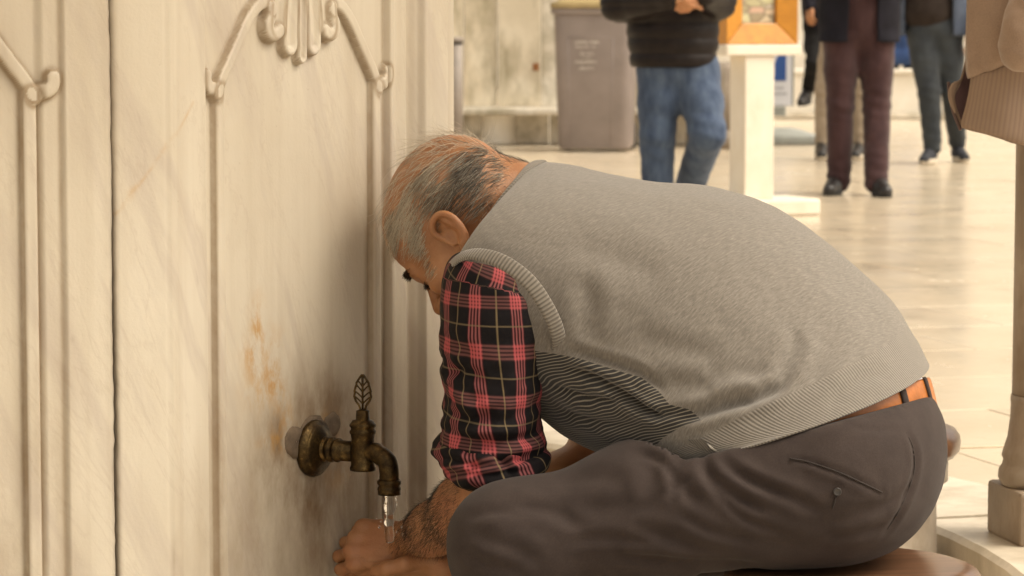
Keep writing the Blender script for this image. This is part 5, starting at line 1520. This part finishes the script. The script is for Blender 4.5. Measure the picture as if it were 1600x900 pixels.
# man in jeans and black quilted jacket
Y = 13.0
LG = [(W(1032, 116, Y), W(1027, 212, Y - 0.03), W(1028, 358, Y)), (W(1088, 118, Y), W(1106, 210, Y - 0.16), W(1070, 310, Y + 0.30))]
shL, shR = W(990, -112, Y), W(1118, -112, Y)
elL, wrL = W(966, 8, Y - 0.04), W(1046, 0, Y - 0.27)
elR, wrR = W(1124, 4, Y - 0.04), W(1100, -4, Y - 0.27)
tz = lambda y: W(0, y, Y)[2]
def hemcut(zc, slope=0.0):
    return lambda F, X, Y_, Z: np.maximum(F, zc - Z)
cxp = W(1052, 0, Y)
up = [('padded_jacket', [ell(V3(cxp[0], Y, 0.93), (0.200, 0.150, 0.30)), ell(V3(cxp[0], Y, 1.20), (0.205, 0.140, 0.30)), ell(V3(cxp[0], Y, 0.80), (0.172, 0.135, 0.10)),
       cone(shL + V3(0.06, 0, 0), shR - V3(0.06, 0, 0), 0.085), cone(shL, elL, 0.080, 0.068), cone(elL, wrL, 0.066, 0.048), cone(shR, elR, 0.080, 0.068), cone(elR, wrR, 0.066, 0.048)], MAT['puffer'], hemcut(tz(106)), quilt(0.066, 0.765, 0.010), ())]
jm = figure('man in blue jeans and black quilted jacket walking past the grey bin', (cxp[0], Y), LG, (0.102, 0.077, 0.062), W(1058, 96, Y), MAT['denim'], up,
    [(shL, elL, wrL, V3(0.9, -0.25, 0.05), V3(-0.2, -0.9, 0.3), 1, 0.45), (shR, elR, wrR, V3(-0.75, -0.3, 0.12), V3(0.1, -0.9, 0.3), -1, 0.5)],
    (V3(cxp[0], Y - 0.02, 1.615), (0.0, -1)), [((LG[0][2][0], Y + 0.02), (-0.1, -1), MAT['shoe_black'], None, 0.0, 0.0), ((LG[1][2][0], Y + 0.24), (-0.1, -1), MAT['shoe_black'], None, 0.09, 0.06)], group=None)

# man in maroon trousers, open navy coat
Y = 17.0
LG = [(W(1314, 58, Y), W(1313, 165, Y - 0.02), W(1311, 282, Y)), (W(1370, 58, Y), W(1370, 165, Y - 0.02), W(1369, 286, Y - 0.15))]
c0 = W(1343, 0, Y)
shL, shR = W(1290, -98, Y), W(1398, -98, Y)
elL, wrL = W(1280, -22, Y + 0.02), W(1318, -30, Y - 0.20)
elR, wrR = W(1408, -22, Y + 0.02), W(1366, -30, Y - 0.20)
gapL, gapR = W(1322, 0, Y)[0], W(1367, 0, Y)[0]
def coatpost(zc, gl, gr, Yc):
    def f(F, X, Y_, Z):
        g = np.maximum(np.maximum(gl - X, X - gr), Y_ - (Yc - 0.02)) + 0 * F
        return np.maximum(np.maximum(F, zc - Z), -g)
    return f
body0 = [ell(V3(c0[0], Y, 1.0), (0.232, 0.150, 0.40)), ell(V3(c0[0], Y, 1.22), (0.225, 0.150, 0.30)), cone(V3(c0[0] - 0.1, Y, 0.84), V3(c0[0] + 0.1, Y, 0.84), 0.125)]
coat = body0 + [cone(shL, elL, 0.08, 0.065), cone(elL, wrL, 0.06, 0.048), cone(shR, elR, 0.08, 0.065), cone(elR, wrR, 0.06, 0.048)]
up = [('coat', coat, MAT['navy'], coatpost(W(0, 66, Y)[2], gapL, gapR, Y), None, ()),
      ('shirt', [ell(V3(c0[0], Y, 1.18), (0.185, 0.118, 0.33)), ell(V3(c0[0], Y - 0.01, 1.0), (0.175, 0.122, 0.2))], MAT['maroon'], None, None, ())]
figure('man in maroon trousers and black shoes standing beside the framed picture stand', (c0[0], Y), LG, (0.103, 0.079, 0.068), W(1342, 42, Y), MAT['maroon'], up,
    [(shL, elL, wrL, V3(0.8, -0.4, -0.1), V3(0, -0.8, 0.5), 1, 0.5), (shR, elR, wrR, V3(-0.8, -0.4, -0.1), V3(0, -0.8, 0.5), -1, 0.5)], (V3(c0[0], Y - 0.02, 1.60), (-0.2, -1)),
    [((LG[0][2][0] - 0.01, Y + 0.03), (-0.32, -1), MAT['shoe_black'], None, 0.0, 0.0), ((LG[1][2][0] + 0.01, Y - 0.12), (0.12, -1), MAT['shoe_black'], None, 0.0, 0.0)], jeans_seed=7.0)

# man in dark jeans, brown sweater and slate jacket
Y = 20.9
LG = [(W(1440, 58, Y), W(1452, 142, Y - 0.06), W(1457, 230, Y - 0.05)), (W(1482, 58, Y), W(1488, 142, Y), W(1496, 222, Y + 0.25))]
c0 = W(1452, 0, Y)
shL, shR = W(1408, -80, Y), W(1498, -80, Y)
elL, wrL = W(1398, -20, Y + 0.03), W(1420, -36, Y - 0.2)
elR, wrR = W(1510, -8, Y + 0.03), W(1515, 52, Y - 0.1)
gapL, gapR = W(1412, 0, Y)[0], W(1486, 0, Y)[0]
jk = [ell(V3(c0[0] + 0.02, Y, 1.05), (0.245, 0.155, 0.42)), ell(V3(c0[0] + 0.02, Y, 1.22), (0.23, 0.15, 0.3)), cone(V3(c0[0] - 0.08, Y, 0.9), V3(c0[0] + 0.13, Y, 0.9), 0.13),
      cone(shL, elL, 0.08, 0.065), cone(elL, wrL, 0.06, 0.048), cone(shR, elR, 0.08, 0.065), cone(elR, wrR, 0.06, 0.05)]
up = [('open_jacket', jk, MAT['bluejacket'], coatpost(W(0, 56, Y)[2], gapL, gapR, Y + 0.06), None, ()),
      ('sweater', [ell(V3(c0[0], Y, 1.2), (0.185, 0.125, 0.33)), ell(V3(c0[0] - 0.005, Y - 0.01, 1.04), (0.178, 0.132, 0.14))], MAT['brownknit'], None, None, ())]
figure('man in dark grey jeans and navy shoes with pale soles, left of the hanging jacket', (c0[0], Y), LG, (0.104, 0.080, 0.062), W(1460, 40, Y), MAT['denim2'], up,
    [(shL, elL, wrL, V3(0.6, -0.6, 0.1), V3(-0.3, -0.8, 0.4), 1, 0.5), (shR, elR, wrR, V3(0.05, -0.15, -1), V3(0.6, -0.6, 0), -1, 0.4)], (V3(c0[0], Y - 0.02, 1.62), (-0.1, -1)),
    [((LG[0][2][0] - 0.0, Y - 0.02), (-0.42, -1), MAT['suede'], MAT['sole'], 0.0, 0.0), ((LG[1][2][0], Y + 0.28), (0.12, -1), MAT['suede'], MAT['sole'], 0.0, 0.0)], jeans_seed=13.0)

# person in khaki, behind the maroon trousers
Y = 21.6
LG = [(W(1302, 58, Y), W(1286, 140, Y), W(1284, 230, Y)), (W(1330, 58, Y), W(1343, 140, Y), W(1343, 234, Y))]
c0 = W(1316, 0, Y)
shL, shR = W(1278, -80, Y), W(1356, -80, Y)
a1 = (shL, W(1290, -30, Y + 0.05), W(1300, 20, Y - 0.05), V3(0.1, -0.1, -1), V3(-0.8, 0, 0), 1, 0.4)
a2 = (shR, W(1345, -30, Y + 0.05), W(1338, 20, Y - 0.05), V3(-0.1, -0.1, -1), V3(0.8, 0, 0), -1, 0.4)
figure('person in khaki trousers half hidden behind the maroon trousers', (c0[0], Y), LG, (0.085, 0.062, 0.050), W(1316, 40, Y), MAT['khaki'],
    [('pullover', [ell(V3(c0[0], Y, 1.15), (0.185, 0.125, 0.32)), cone(a1[0], a1[1], 0.065, 0.055), cone(a1[1], a1[2], 0.055, 0.045), cone(a2[0], a2[1], 0.065, 0.055), cone(a2[1], a2[2], 0.055, 0.045)], MAT['blackcloth'], None, None, ())],
    [a1, a2], (V3(c0[0], Y, 1.58), (-0.1, -1)), [((LG[0][2][0], Y + 0.02), (-0.1, -1), MAT['shoe_black'], MAT['sole'], 0, 0), ((LG[1][2][0], Y + 0.02), (-0.25, -1), MAT['shoe_black'], MAT['sole'], 0, 0)], jeans_seed=21.0)

# person in black stepping with one foot raised
Y = 24.0
LG = [(W(1279, 48, Y), W(1271, 100, Y - 0.22), W(1262, 142, Y - 0.02)), (W(1296, 48, Y), W(1300, 130, Y), W(1302, 210, Y + 0.1))]
c0 = W(1287, 0, Y)
shL, shR = W(1252 + 10, -72, Y), W(1316, -72, Y)
a1 = (shL, W(1262, -24, Y + 0.02), W(1265, 10, Y - 0.12), V3(0.02, -0.2, -1), V3(-0.7, -0.6, 0), 1, 0.4)
a2 = (shR, W(1318, -24, Y + 0.02), W(1316, 20, Y - 0.05), V3(0, -0.2, -1), V3(0.7, -0.6, 0), -1, 0.4)
figure('person in black clothes with one foot raised, between picture stand and maroon trousers', (c0[0], Y), LG, (0.082, 0.066, 0.050), W(1287, 40, Y), MAT['blackcloth'],
    [('coat', [ell(V3(c0[0], Y, 1.02), (0.165, 0.13, 0.42)), ell(V3(c0[0], Y, 1.2), (0.18, 0.125, 0.28)), cone(V3(c0[0] - 0.05, Y, 0.78), V3(c0[0] + 0.05, Y, 0.78), 0.11), cone(a1[0], a1[1], 0.065, 0.055), cone(a1[1], a1[2], 0.052, 0.042), cone(a2[0], a2[1], 0.065, 0.055), cone(a2[1], a2[2], 0.052, 0.042)], MAT['navy'], hemcut(W(0, 84, Y)[2]), None, ())],
    [a1, a2], (V3(c0[0], Y, 1.58), (-0.2, -1)), [((LG[0][2][0], Y - 0.02), (-0.35, -1), MAT['shoe_black'], None, W(0, 160, Y)[2], 0.03), ((LG[1][2][0], Y + 0.1), (0, -1), MAT['shoe_black'], None, 0, 0)], jeans_seed=31.0)

# person in a blue coat behind the low wall
Y = 33.0
c0 = W(1409, 0, Y)
LG = [(V3(c0[0] - 0.09, Y, 0.88), V3(c0[0] - 0.09, Y, 0.48), V3(c0[0] - 0.09, Y, 0.08)), (V3(c0[0] + 0.09, Y, 0.88), V3(c0[0] + 0.09, Y, 0.48), V3(c0[0] + 0.09, Y, 0.08))]
a1 = (V3(c0[0] - 0.18, Y, 1.4), V3(c0[0] - 0.23, Y, 1.12), V3(c0[0] - 0.21, Y - 0.06, 0.88), V3(0, -0.1, -1), V3(-0.9, 0, 0), 1, 0.4)
a2 = (V3(c0[0] + 0.18, Y, 1.4), V3(c0[0] + 0.23, Y, 1.12), V3(c0[0] + 0.21, Y - 0.06, 0.88), V3(0, -0.1, -1), V3(0.9, 0, 0), -1, 0.4)
figure('person in a blue coat standing far back behind the low white wall', (c0[0], Y), LG, (0.085, 0.066, 0.050), V3(c0[0], Y, 0.93), MAT['blackcloth'],
    [('coat', [ell(V3(c0[0], Y, 1.0), (0.19, 0.14, 0.45)), ell(V3(c0[0], Y, 1.2), (0.19, 0.13, 0.28)), cone(V3(c0[0] - 0.07, Y, 0.62), V3(c0[0] + 0.07, Y, 0.62), 0.12), cone(a1[0], a1[1], 0.065, 0.055), cone(a1[1], a1[2], 0.052, 0.042), cone(a2[0], a2[1], 0.065, 0.055), cone(a2[1], a2[2], 0.052, 0.042)], MAT['bluecoat'], hemcut(0.52), None, ())],
    [a1, a2], (V3(c0[0], Y, 1.58), (0.2, 1)), [((LG[0][2][0], Y), (0, -1), MAT['shoe_black'], None, 0, 0), ((LG[1][2][0], Y), (0, -1), MAT['shoe_black'], None, 0, 0)], jeans_seed=41.0)
# ------------------------------------------------------------------ wheeled bin
MAT['bin'] = mat_plain('grey_plastic', (0.245, 0.205, 0.190), 0.5, 0.12, 5, 0.1)
MAT['lid'] = mat_plain('lit_ochre_plastic', (0.32, 0.24, 0.11), 0.5, 0.2, 6, 0.1)  # yellowish tone of the lit edge put into the lid colour
MAT['print'] = mat_plain('white_print', (0.62, 0.56, 0.50), 0.7, 0.2, 30, 0)
YB = 22.75
bc = W(934, 237, YB)
binT = thing('wheeled_bin', 'tall grey plastic wheeled bin with faded white print against the stained wall', 'bin', (bc[0], YB + 0.3, 0))
def rrect(w_, d_, r, n=6):
    o = []
    for cx, cy, a0 in ((w_ / 2 - r, -d_ / 2 + r, -90), (w_ / 2 - r, d_ / 2 - r, 0), (-w_ / 2 + r, d_ / 2 - r, 90), (-w_ / 2 + r, -d_ / 2 + r, 180)):
        for k in range(n): a = R(a0 + 90 * k / (n - 1)); o.append((cx + r * math.cos(a), cy + r * math.sin(a)))
    return np.array(o)
BR = R(-7)
def bpt(p): p = np.asarray(p, float); return np.stack([bc[0] + p[:, 0] * math.cos(BR) - p[:, 1] * math.sin(BR), YB + 0.33 + p[:, 0] * math.sin(BR) + p[:, 1] * math.cos(BR)], 1)
def bloft(name, rows, mat, parent):
    V_ = []; n = None
    for w_, d_, r, z in rows:
        q = bpt(rrect(w_, d_, r)); n = len(q); V_ += [(x, y, z) for x, y in q]
    F = [tuple(k) for k in grid_faces(len(rows), n, True)] + [tuple(range(n - 1, -1, -1)), tuple(range((len(rows) - 1) * n, len(rows) * n))]
    o = mk(name, V_, F, mat, parent, True)
    m = o.modifiers.new('es', 'EDGE_SPLIT'); m.split_angle = R(40)
    return o
bloft('bin_body', [(0.52, 0.52, 0.07, 0.02), (0.545, 0.55, 0.075, 0.045), (0.605, 0.64, 0.08, 1.00), (0.605, 0.64, 0.08, 1.035)], MAT['bin'], binT)
bloft('bin_rim', [(0.64, 0.675, 0.08, 1.036), (0.65, 0.685, 0.08, 1.045), (0.65, 0.685, 0.08, 1.075), (0.64, 0.675, 0.08, 1.08)], MAT['bin'], binT)
bloft('bin_lid', [(0.65, 0.70, 0.08, 1.082), (0.66, 0.71, 0.08, 1.09), (0.65, 0.70, 0.08, 1.12), (0.5, 0.55, 0.08, 1.15), (0.3, 0.35, 0.08, 1.16)], MAT['lid'], binT)
for sx in (-1, 1):
    p = bpt([(sx * 0.25, 0.30)])[0]
    lathe('wheel', [(0.03, -0.025), (0.095, -0.025), (0.10, -0.015), (0.10, 0.015), (0.095, 0.025), (0.03, 0.025)], MAT['rubber'], binT, (p[0], p[1], 0.10), (math.cos(BR), math.sin(BR), 0), n=24)
def front_pt(u, z, off=0.0):      # on the leaning front of the bin
    k = (z - 0.045) / (1.0 - 0.045); d_ = 0.55 + k * 0.09
    p = bpt([(u, -d_ / 2 - off)])[0]; return V3(p[0], p[1], z)
# raised rim of the front panel
for a, b in (((-0.17, 0.05), (-0.19, 0.86)), ((0.13, 0.05), (0.155, 0.86)), ((-0.19, 0.86), (0.155, 0.86))):
    tube('panel_edge', [front_pt(a[0], a[1], -0.002), front_pt((a[0] + b[0]) / 2, (a[1] + b[1]) / 2, -0.002), front_pt(b[0], b[1], -0.002)], 0.0045, MAT['bin'], binT, n=6)
# the print: worn rows of letters too faded to read
pv, pf = [], []
lr = random.Random(5)
for z_, u0, u1, hh_ in ((W(0, 66.0, YB)[2], -0.142, 0.032, 0.020), (W(0, 73.5, YB)[2], -0.130, 0.018, 0.018), (W(0, 84, YB)[2], -0.110, 0.004, 0.018), (W(0, 90.5, YB)[2], -0.088, -0.018, 0.014), (W(0, 97.2, YB)[2], -0.132, 0.026, 0.020), (W(0, 107, YB)[2], -0.105, 0.006, 0.020)):
    u = u0
    while u < u1:
        wl = lr.uniform(0.008, 0.014)
        if lr.random() > 0.12:
            strokes = lr.choice([[(0, 0, .3, 1), (0.3, .8, 1, 1), (0.3, 0, 1, .2)], [(0, 0, .3, 1), (.7, 0, 1, 1), (.3, .4, .7, .6)], [(0.35, 0, .65, 1), (0, .8, .35, 1), (.65, .8, 1, 1)], [(0, 0, .28, 1), (.28, .8, 1, 1), (.72, .45, 1, .8), (.28, .4, 1, .58)], [(0, 0, 1, .2), (0, .2, .3, 1)]])
            for a0, b0, a1, b1 in strokes:
                i = len(pv)
                pv += [front_pt(u + a0 * wl, z_ - hh_ / 2 + b0 * hh_, 0.0022), front_pt(u + a1 * wl, z_ - hh_ / 2 + b0 * hh_, 0.0022), front_pt(u + a1 * wl, z_ - hh_ / 2 + b1 * hh_, 0.0022), front_pt(u + a0 * wl, z_ - hh_ / 2 + b1 * hh_, 0.0022)]
                pf.append((i, i + 1, i + 2, i + 3))
        u += wl + 0.003
tag(mk('printed_text', pv, pf, MAT['print'], binT, False), kind='stuff')

# ------------------------------------------------------------------ picture stand: white pedestal with an orange framed picture
YP = 15.05
TH = R(24)
pc = W(1177, 200, YP)
cR, sR = math.cos(TH), math.sin(TH)
def prow(p): p = np.asarray(p, float); return V3(pc[0] + p[0] * cR - p[1] * sR, YP + 0.1 + p[0] * sR + p[1] * cR, p[2])
def pbox(name, c, size, mat, parent, bev=0.006): return box(name, prow(c), size, mat, parent, TH, bev)
ps = thing('pedestal', 'white painted pedestal with wide base slab and top slab, carrying the orange picture frame', 'pedestal', (pc[0], YP + 0.1, 0))
MAT['white_paint'] = mat_stone('white_paint', (0.70, 0.62, 0.50), (0.78, 0.71, 0.60), (0.82, 0.76, 0.66), 3, 0.55, 0.12, (0.62, 0.50, 0.34), 0.35, 4.0)
zt0, zt1 = W(0, 87, YP)[2], W(0, 70, YP)[2]
pbox('base_slab', (0, 0, 0.042), (0.60, 0.36, 0.082), MAT['white_paint'], ps, 0.012)
pbox('shaft', (0, 0, (0.083 + zt0) / 2), (0.165, 0.165, zt0 - 0.084), MAT['white_paint'], ps, 0.005)
pbox('top_slab', (0.015, 0, (zt0 + zt1) / 2), (0.425, 0.20, zt1 - zt0 - 0.001), MAT['white_paint'], ps, 0.008)
fr_ = thing('picture_frame', 'orange brown wooden frame around a food photograph, standing on the white pedestal', 'picture frame', prow((0.012, -0.02, zt1)))
MAT['orange_wood'] = mat_wood('orange_wood', (0.50, 0.205, 0.016), (0.60, 0.26, 0.024), 0.4, 0.3)
def mat_food():
    M = Mt('food_photograph', rough=0.35)
    p = M.obj()
    q = M.vec(p, (14, 1, 30), (0, R(35), 0))
    col = M.n('TexVoronoi', {'Vector': q, 'Scale': 1.0}, feature='F1').outputs['Color']
    sep = M.n('SeparateColor', {0: col})
    c = M.ramp(sep.outputs[0], [(0.0, (0.16, 0.07, 0.04)), (0.25, (0.50, 0.48, 0.25)), (0.5, (0.62, 0.62, 0.38)), (0.7, (0.55, 0.30, 0.22)), (0.85, (0.60, 0.55, 0.45)), (1.0, (0.20, 0.16, 0.16))])
    d = M.n('TexVoronoi', {'Vector': q, 'Scale': 1.0}, feature='DISTANCE_TO_EDGE').outputs[0]
    c = M.mix(M.ramp(d, [(0.0, 0.85), (0.16, 0.0)]), c, (0.12, 0.08, 0.05))
    M.set('Base Color', M.mix(M.m('MULTIPLY', M.noise(p, 60, 4), 0.5), c, (0.58, 0.52, 0.40)))
    return M.mat
fw_, fh_, mw, dp_ = 0.405, 0.56, 0.105, 0.09
def member(a, b, c, d):
    """mitred frame member: outer edge a-b, inner edge c-d (u,z), the inner edge lying lower than the outer"""
    f0, f1, back = -dp_ / 2 - 0.02, -dp_ / 2 + 0.012, dp_ / 2
    P = [(a[0], f0, a[1]), (b[0], f0, b[1]), (d[0], f1, d[1]), (c[0], f1, c[1]), (a[0], back, a[1]), (b[0], back, b[1]), (d[0], back, d[1]), (c[0], back, c[1])]
    v = [prow((0.012 + x, -0.02 + y, zt1 + 0.002 + z)) for x, y, z in P]
    o = mk('frame_member', v, [(0, 1, 2, 3), (7, 6, 5, 4), (1, 0, 4, 5), (3, 2, 6, 7), (0, 3, 7, 4), (2, 1, 5, 6)], MAT['orange_wood'], fr_, False)
    bevel(o, 0.004)
g = 0.0008
o_ = [(-fw_ / 2, 0), (fw_ / 2, 0), (fw_ / 2, fh_), (-fw_ / 2, fh_)]
i_ = [(-fw_ / 2 + mw, mw), (fw_ / 2 - mw, mw), (fw_ / 2 - mw, fh_ - mw), (-fw_ / 2 + mw, fh_ - mw)]
for k in range(4):
    a, b, c, d = (np.array(q) for q in (o_[k], o_[(k + 1) % 4], i_[k], i_[(k + 1) % 4]))
    e = unit(b - a) * g
    member(a + e, b - e, c + e, d - e)
pbox('photograph', (0.012, -0.02 + 0.0, zt1 + fh_ / 2), (fw_ - 2 * mw + 0.01, 0.02, fh_ - 2 * mw + 0.01), mat_food(), fr_, 0)

# ------------------------------------------------------------------ pavement sign with a weighted foot
YS = 24.5
sg = thing('pavement_sign', 'white pavement sign with a blue pictogram on a grey weighted foot, behind the pedestal', 'sign', (W(1200, 222, YS)[0], YS, 0))
sx = W(1200, 0, YS)[0]
zb, ztp = W(0, 166, YS)[2], 1.30
MAT['sign_white'] = mat_plain('sign_white', (0.74, 0.75, 0.80), 0.4, 0.06, 5, 0)
MAT['sign_blue'] = mat_plain('sign_blue', (0.035, 0.10, 0.34), 0.4, 0.1, 5, 0)
MAT['grey_plastic2'] = mat_plain('pale_grey_plastic', (0.33, 0.34, 0.31), 0.6, 0.1, 8, 0.1)
box('board', (sx, YS, (zb + ztp) / 2), (0.405, 0.03, ztp - zb), MAT['sign_white'], sg, bev=0.012)
box('board_edge', (sx + 0.209, YS, (zb + ztp) / 2), (0.012, 0.036, ztp - zb), MAT['grey_plastic2'], sg, bev=0.004)
box('board_edge', (sx - 0.209, YS, (zb + ztp) / 2), (0.012, 0.036, ztp - zb), MAT['grey_plastic2'], sg, bev=0.004)
b0, b1 = W(0, 126, YS)[2], W(0, 55, YS)[2]
box('blue_panel', (sx, YS - 0.0165, (b0 + b1) / 2), (0.30, 0.004, b1 - b0), MAT['sign_blue'], sg)
pz = W(0, 118, YS)[2]
n = 28; prof = [(0.055, 0.0), (0.055, 0.10), (0.085, 0.17), (0.10, 0.22), (0.085, 0.28), (0.05, 0.31)]
v = [(sx + r_, YS - 0.0195, pz + h_) for r_, h_ in prof] + [(sx - r_, YS - 0.0195, pz + h_) for r_, h_ in prof[::-1]]
v2 = [(x_, y_ + 0.0015, z_) for x_, y_, z_ in v]
m_ = len(v)
mk('pictogram', v + v2, [tuple(range(m_ - 1, -1, -1))] + [(k, (k + 1) % m_, m_ + (k + 1) % m_, m_ + k) for k in range(m_)], MAT['sign_white'], sg, False)
tv_, tf_ = [], []
for z_, a, b in ((W(0, 139, YS)[2], -0.13, 0.13), (W(0, 148, YS)[2], -0.15, 0.15)):
    u = a
    while u < b:
        wl = lr.uniform(0.012, 0.022); i = len(tv_)
        tv_ += [(sx + u, YS - 0.0172, z_), (sx + u + wl, YS - 0.0172, z_), (sx + u + wl, YS - 0.0172, z_ + 0.016), (sx + u, YS - 0.0172, z_ + 0.016)]; tf_.append((i, i + 1, i + 2, i + 3)); u += wl + 0.007
tag(mk('small_print', tv_, tf_, mat_plain('grey_print', (0.35, 0.36, 0.40), 0.6, 0.1, 5, 0), sg, False), kind='stuff')
box('neck_bracket', (sx, YS, zb - 0.04), (0.30, 0.05, 0.078), MAT['grey_plastic2'], sg, bev=0.01)
P = []
for q, z_ in ((1.0, 0.0), (1.0, 0.05), (0.97, 0.062), (0.66, 0.105), (0.5, 0.12)):
    for x_, y_ in rrect(0.86 * q, 0.62 * q, 0.07 * q): P.append((sx + x_, YS + 0.02 + y_, z_))
k_ = len(P) // 5
fo = mk('weighted_foot', P, [tuple(f) for f in grid_faces(5, k_, True)] + [tuple(range(k_ - 1, -1, -1)), tuple(range(4 * k_, 5 * k_))], MAT['grey_plastic2'], sg, True)
m = fo.modifiers.new('es', 'EDGE_SPLIT'); m.split_angle = R(40)

# ------------------------------------------------------------------ jacket hanging in front of the column
YJ = 5.30
MAT['jacket'] = mat_cloth('taupe_cloth', (0.31, 0.215, 0.155), (0.37, 0.265, 0.195), 14, 0.62, 0.3, 500, 0.25)
MAT['lining'] = mat_plain('dark_lining', (0.085, 0.045, 0.045), 0.8, 0.3)
def mat_jrib():
    M = Mt('taupe_rib', rough=0.85)
    rib = M.m('MULTIPLY_ADD', M.m('SINE', M.m('MULTIPLY', M.at('pu'), 2 * math.pi / 0.0078)), 0.5, 0.5)
    M.set('Base Color', M.ramp(rib, [(0.0, (0.27, 0.188, 0.136)), (0.7, (0.31, 0.22, 0.16))])); M.bump(rib, 0.22, 0.0008)
    return M.mat
jt = thing('jacket', 'taupe zip jacket hanging open on the marble column, ribbed hem at the bottom', 'jacket', W(1645, -330, YJ))
def cring(y, xn, xf, xr, dp, sl, n=90):
    """open ring: near front edge, round the right side, back to the far front edge"""
    t = np.linspace(0, 1, n); cx = (xn + xr) / 2
    P = []
    for q in t:
        if q < 0.46: u = q / 0.46; x = xn + (xr - xn) * (1 - (1 - u) ** 1.15) * 0.97; d = -dp * math.sin(min(1, u * 3.2 + 0.15) * math.pi / 2) * (1 if u < 0.8 else math.cos((u - 0.8) / 0.2 * math.pi / 2) ** 0.7)
        elif q < 0.54: u = (q - 0.46) / 0.08; x = xr - (xr - xn) * 0.03 * (1 - math.sin(u * math.pi)); d = 0
        else: u = (q - 0.54) / 0.46; x = xr - (xr - xf) * 0.03 - (xr - xf) * 0.97 * u; d = dp * math.sin(math.pi * min(1, u * 1.6) / 2) * (1 - 0.55 * max(0, u - 0.6) / 0.4)
        P.append(W(x, y + sl * (x - 1515), YJ + d))
    return np.array(P)
JR = [cring(*a) for a in [(-332, 1585, 1590, 1700, 0.035, 0), (-300, 1548, 1552, 1730, 0.055, 0), (-230, 1514, 1520, 1768, 0.070, 0), (-120, 1509, 1516, 1772, 0.072, 0), (-20, 1510, 1518, 1772, 0.070, -0.05), (60, 1510, 1516, 1772, 0.072, -0.18), (104, 1511, 1508, 1770, 0.078, -0.33), (122, 1515, 1499, 1765, 0.070, -0.37)]]
G = catmull(np.array(JR), 110)
gv = G.reshape(-1, 3); gn = grid_normals(G).reshape(-1, 3)
x_, y_ = PX(gv)
fold = 0.006 * nz(gv * V3(1.6, 1, 0.5), 13, 3.0) + 0.003 * nz(gv * V3(1.6, 1, 0.6), 30, 8.0) + 0.003 * np.sin(x_ * 0.21) * np.clip((y_ - 40) / 60, 0, 1)
gv = gv + gn * fold[:, None]
jb = mk('jacket_body', gv, grid_faces(110, 90), MAT['jacket'], jt)
so = jb.modifiers.new('thick', 'SOLIDIFY'); so.thickness = 0.003
JH = [cring(*a) for a in [(121, 1519, 1492, 1758, 0.060, -0.37), (126, 1520, 1485, 1756, 0.058, -0.36), (146, 1516, 1483, 1752, 0.055, -0.15), (172, 1510, 1489, 1750, 0.055, 0.08), (194, 1505, 1497, 1748, 0.054, 0.26), (199, 1506, 1500, 1746, 0.050, 0.27)]]
G = catmull(np.array(JH), 40)
gv = G.reshape(-1, 3); gn = grid_normals(G).reshape(-1, 3)
gv = gv + gn * (0.003 * nz(gv, 16, 6.0) + 0.0012 * nz(gv, 40, 2.0))[:, None]
L = np.concatenate([[0], np.cumsum(np.linalg.norm(np.diff(G[20], axis=0), axis=1))])
jh = mk('ribbed_hem', gv, grid_faces(40, 90), mat_jrib(), jt, True, dict(pu=np.ones((40, 1)) * L[None]))
so = jh.modifiers.new('thick', 'SOLIDIFY'); so.thickness = 0.006
# lining seen inside the open front
LR = [cring(y, xn + 5, xf + 4, xr - 8, max(0.02, dp - 0.012), sl) for y, xn, xf, xr, dp, sl in [(60, 1512, 1520, 1768, 0.068, -0.18), (122, 1520, 1499, 1758, 0.058, -0.37), (150, 1518, 1488, 1750, 0.050, -0.12), (192, 1510, 1498, 1744, 0.048, 0.25)]]
G = catmull(np.array(LR), 24)
mk('lining', G.reshape(-1, 3), grid_faces(24, 90), MAT['lining'], jt)
zp = [W(1482, 128, YJ + 0.035), W(1484, 150, YJ + 0.035), W(1490, 175, YJ + 0.03), W(1501, 203, YJ + 0.02)]
tube('zip_edge', zp, 0.0032, mat_plain('zip_tape', (0.12, 0.07, 0.06), 0.6, 0.2), jt, n=8, m=20)
sl_ = [W(1742, -270, YJ - 0.05), W(1725, -180, YJ - 0.085), W(1675, -70, YJ - 0.105), W(1632, 20, YJ - 0.115), W(1612, 66, YJ - 0.115), W(1606, 84, YJ - 0.112), W(1606, 92, YJ - 0.105)]
rr = np.array([0.045, 0.055, 0.060, 0.062, 0.058, 0.050, 0.03])
P = tube_grid(catmull(np.array(sl_), 90), catmull(rr[:, None], 90)[:, 0], 48)
f0 = P.reshape(-1, 3); fnn = grid_normals(np.concatenate([P, P[:, :1]], 1))[:, :48].reshape(-1, 3)
f0 = f0 + fnn * (0.006 * nz(f0 * V3(1, 1, 1.3), 18, 4.4) + 0.003 * nz(f0, 45, 1.2))[:, None]
mk('jacket_sleeve', f0, [tuple(k) for k in grid_faces(90, 48, True)] + [tuple(range(89 * 48, 90 * 48))], MAT['jacket'], jt)
lathe('hanging_loop', [(0.004, 0.0), (0.004, 0.02)], MAT['lining'], jt, W(1645, -340, YJ), (0, 0, 1), n=10)
hk = thing('coat_hook', 'iron hook on the marble column holding the jacket, above the picture', 'hook', W(1645, -345, YJ + 0.06))
h0 = W(1645, -350, YJ)
tube('hook_bar', [V3(h0[0], colY - 0.05, h0[2] - 0.01), V3(h0[0], YJ + 0.03, h0[2] - 0.012), V3(h0[0], YJ - 0.006, h0[2] - 0.004), V3(h0[0], YJ - 0.012, h0[2] + 0.012)], 0.005, MAT['rubber'], hk, n=10, m=20)
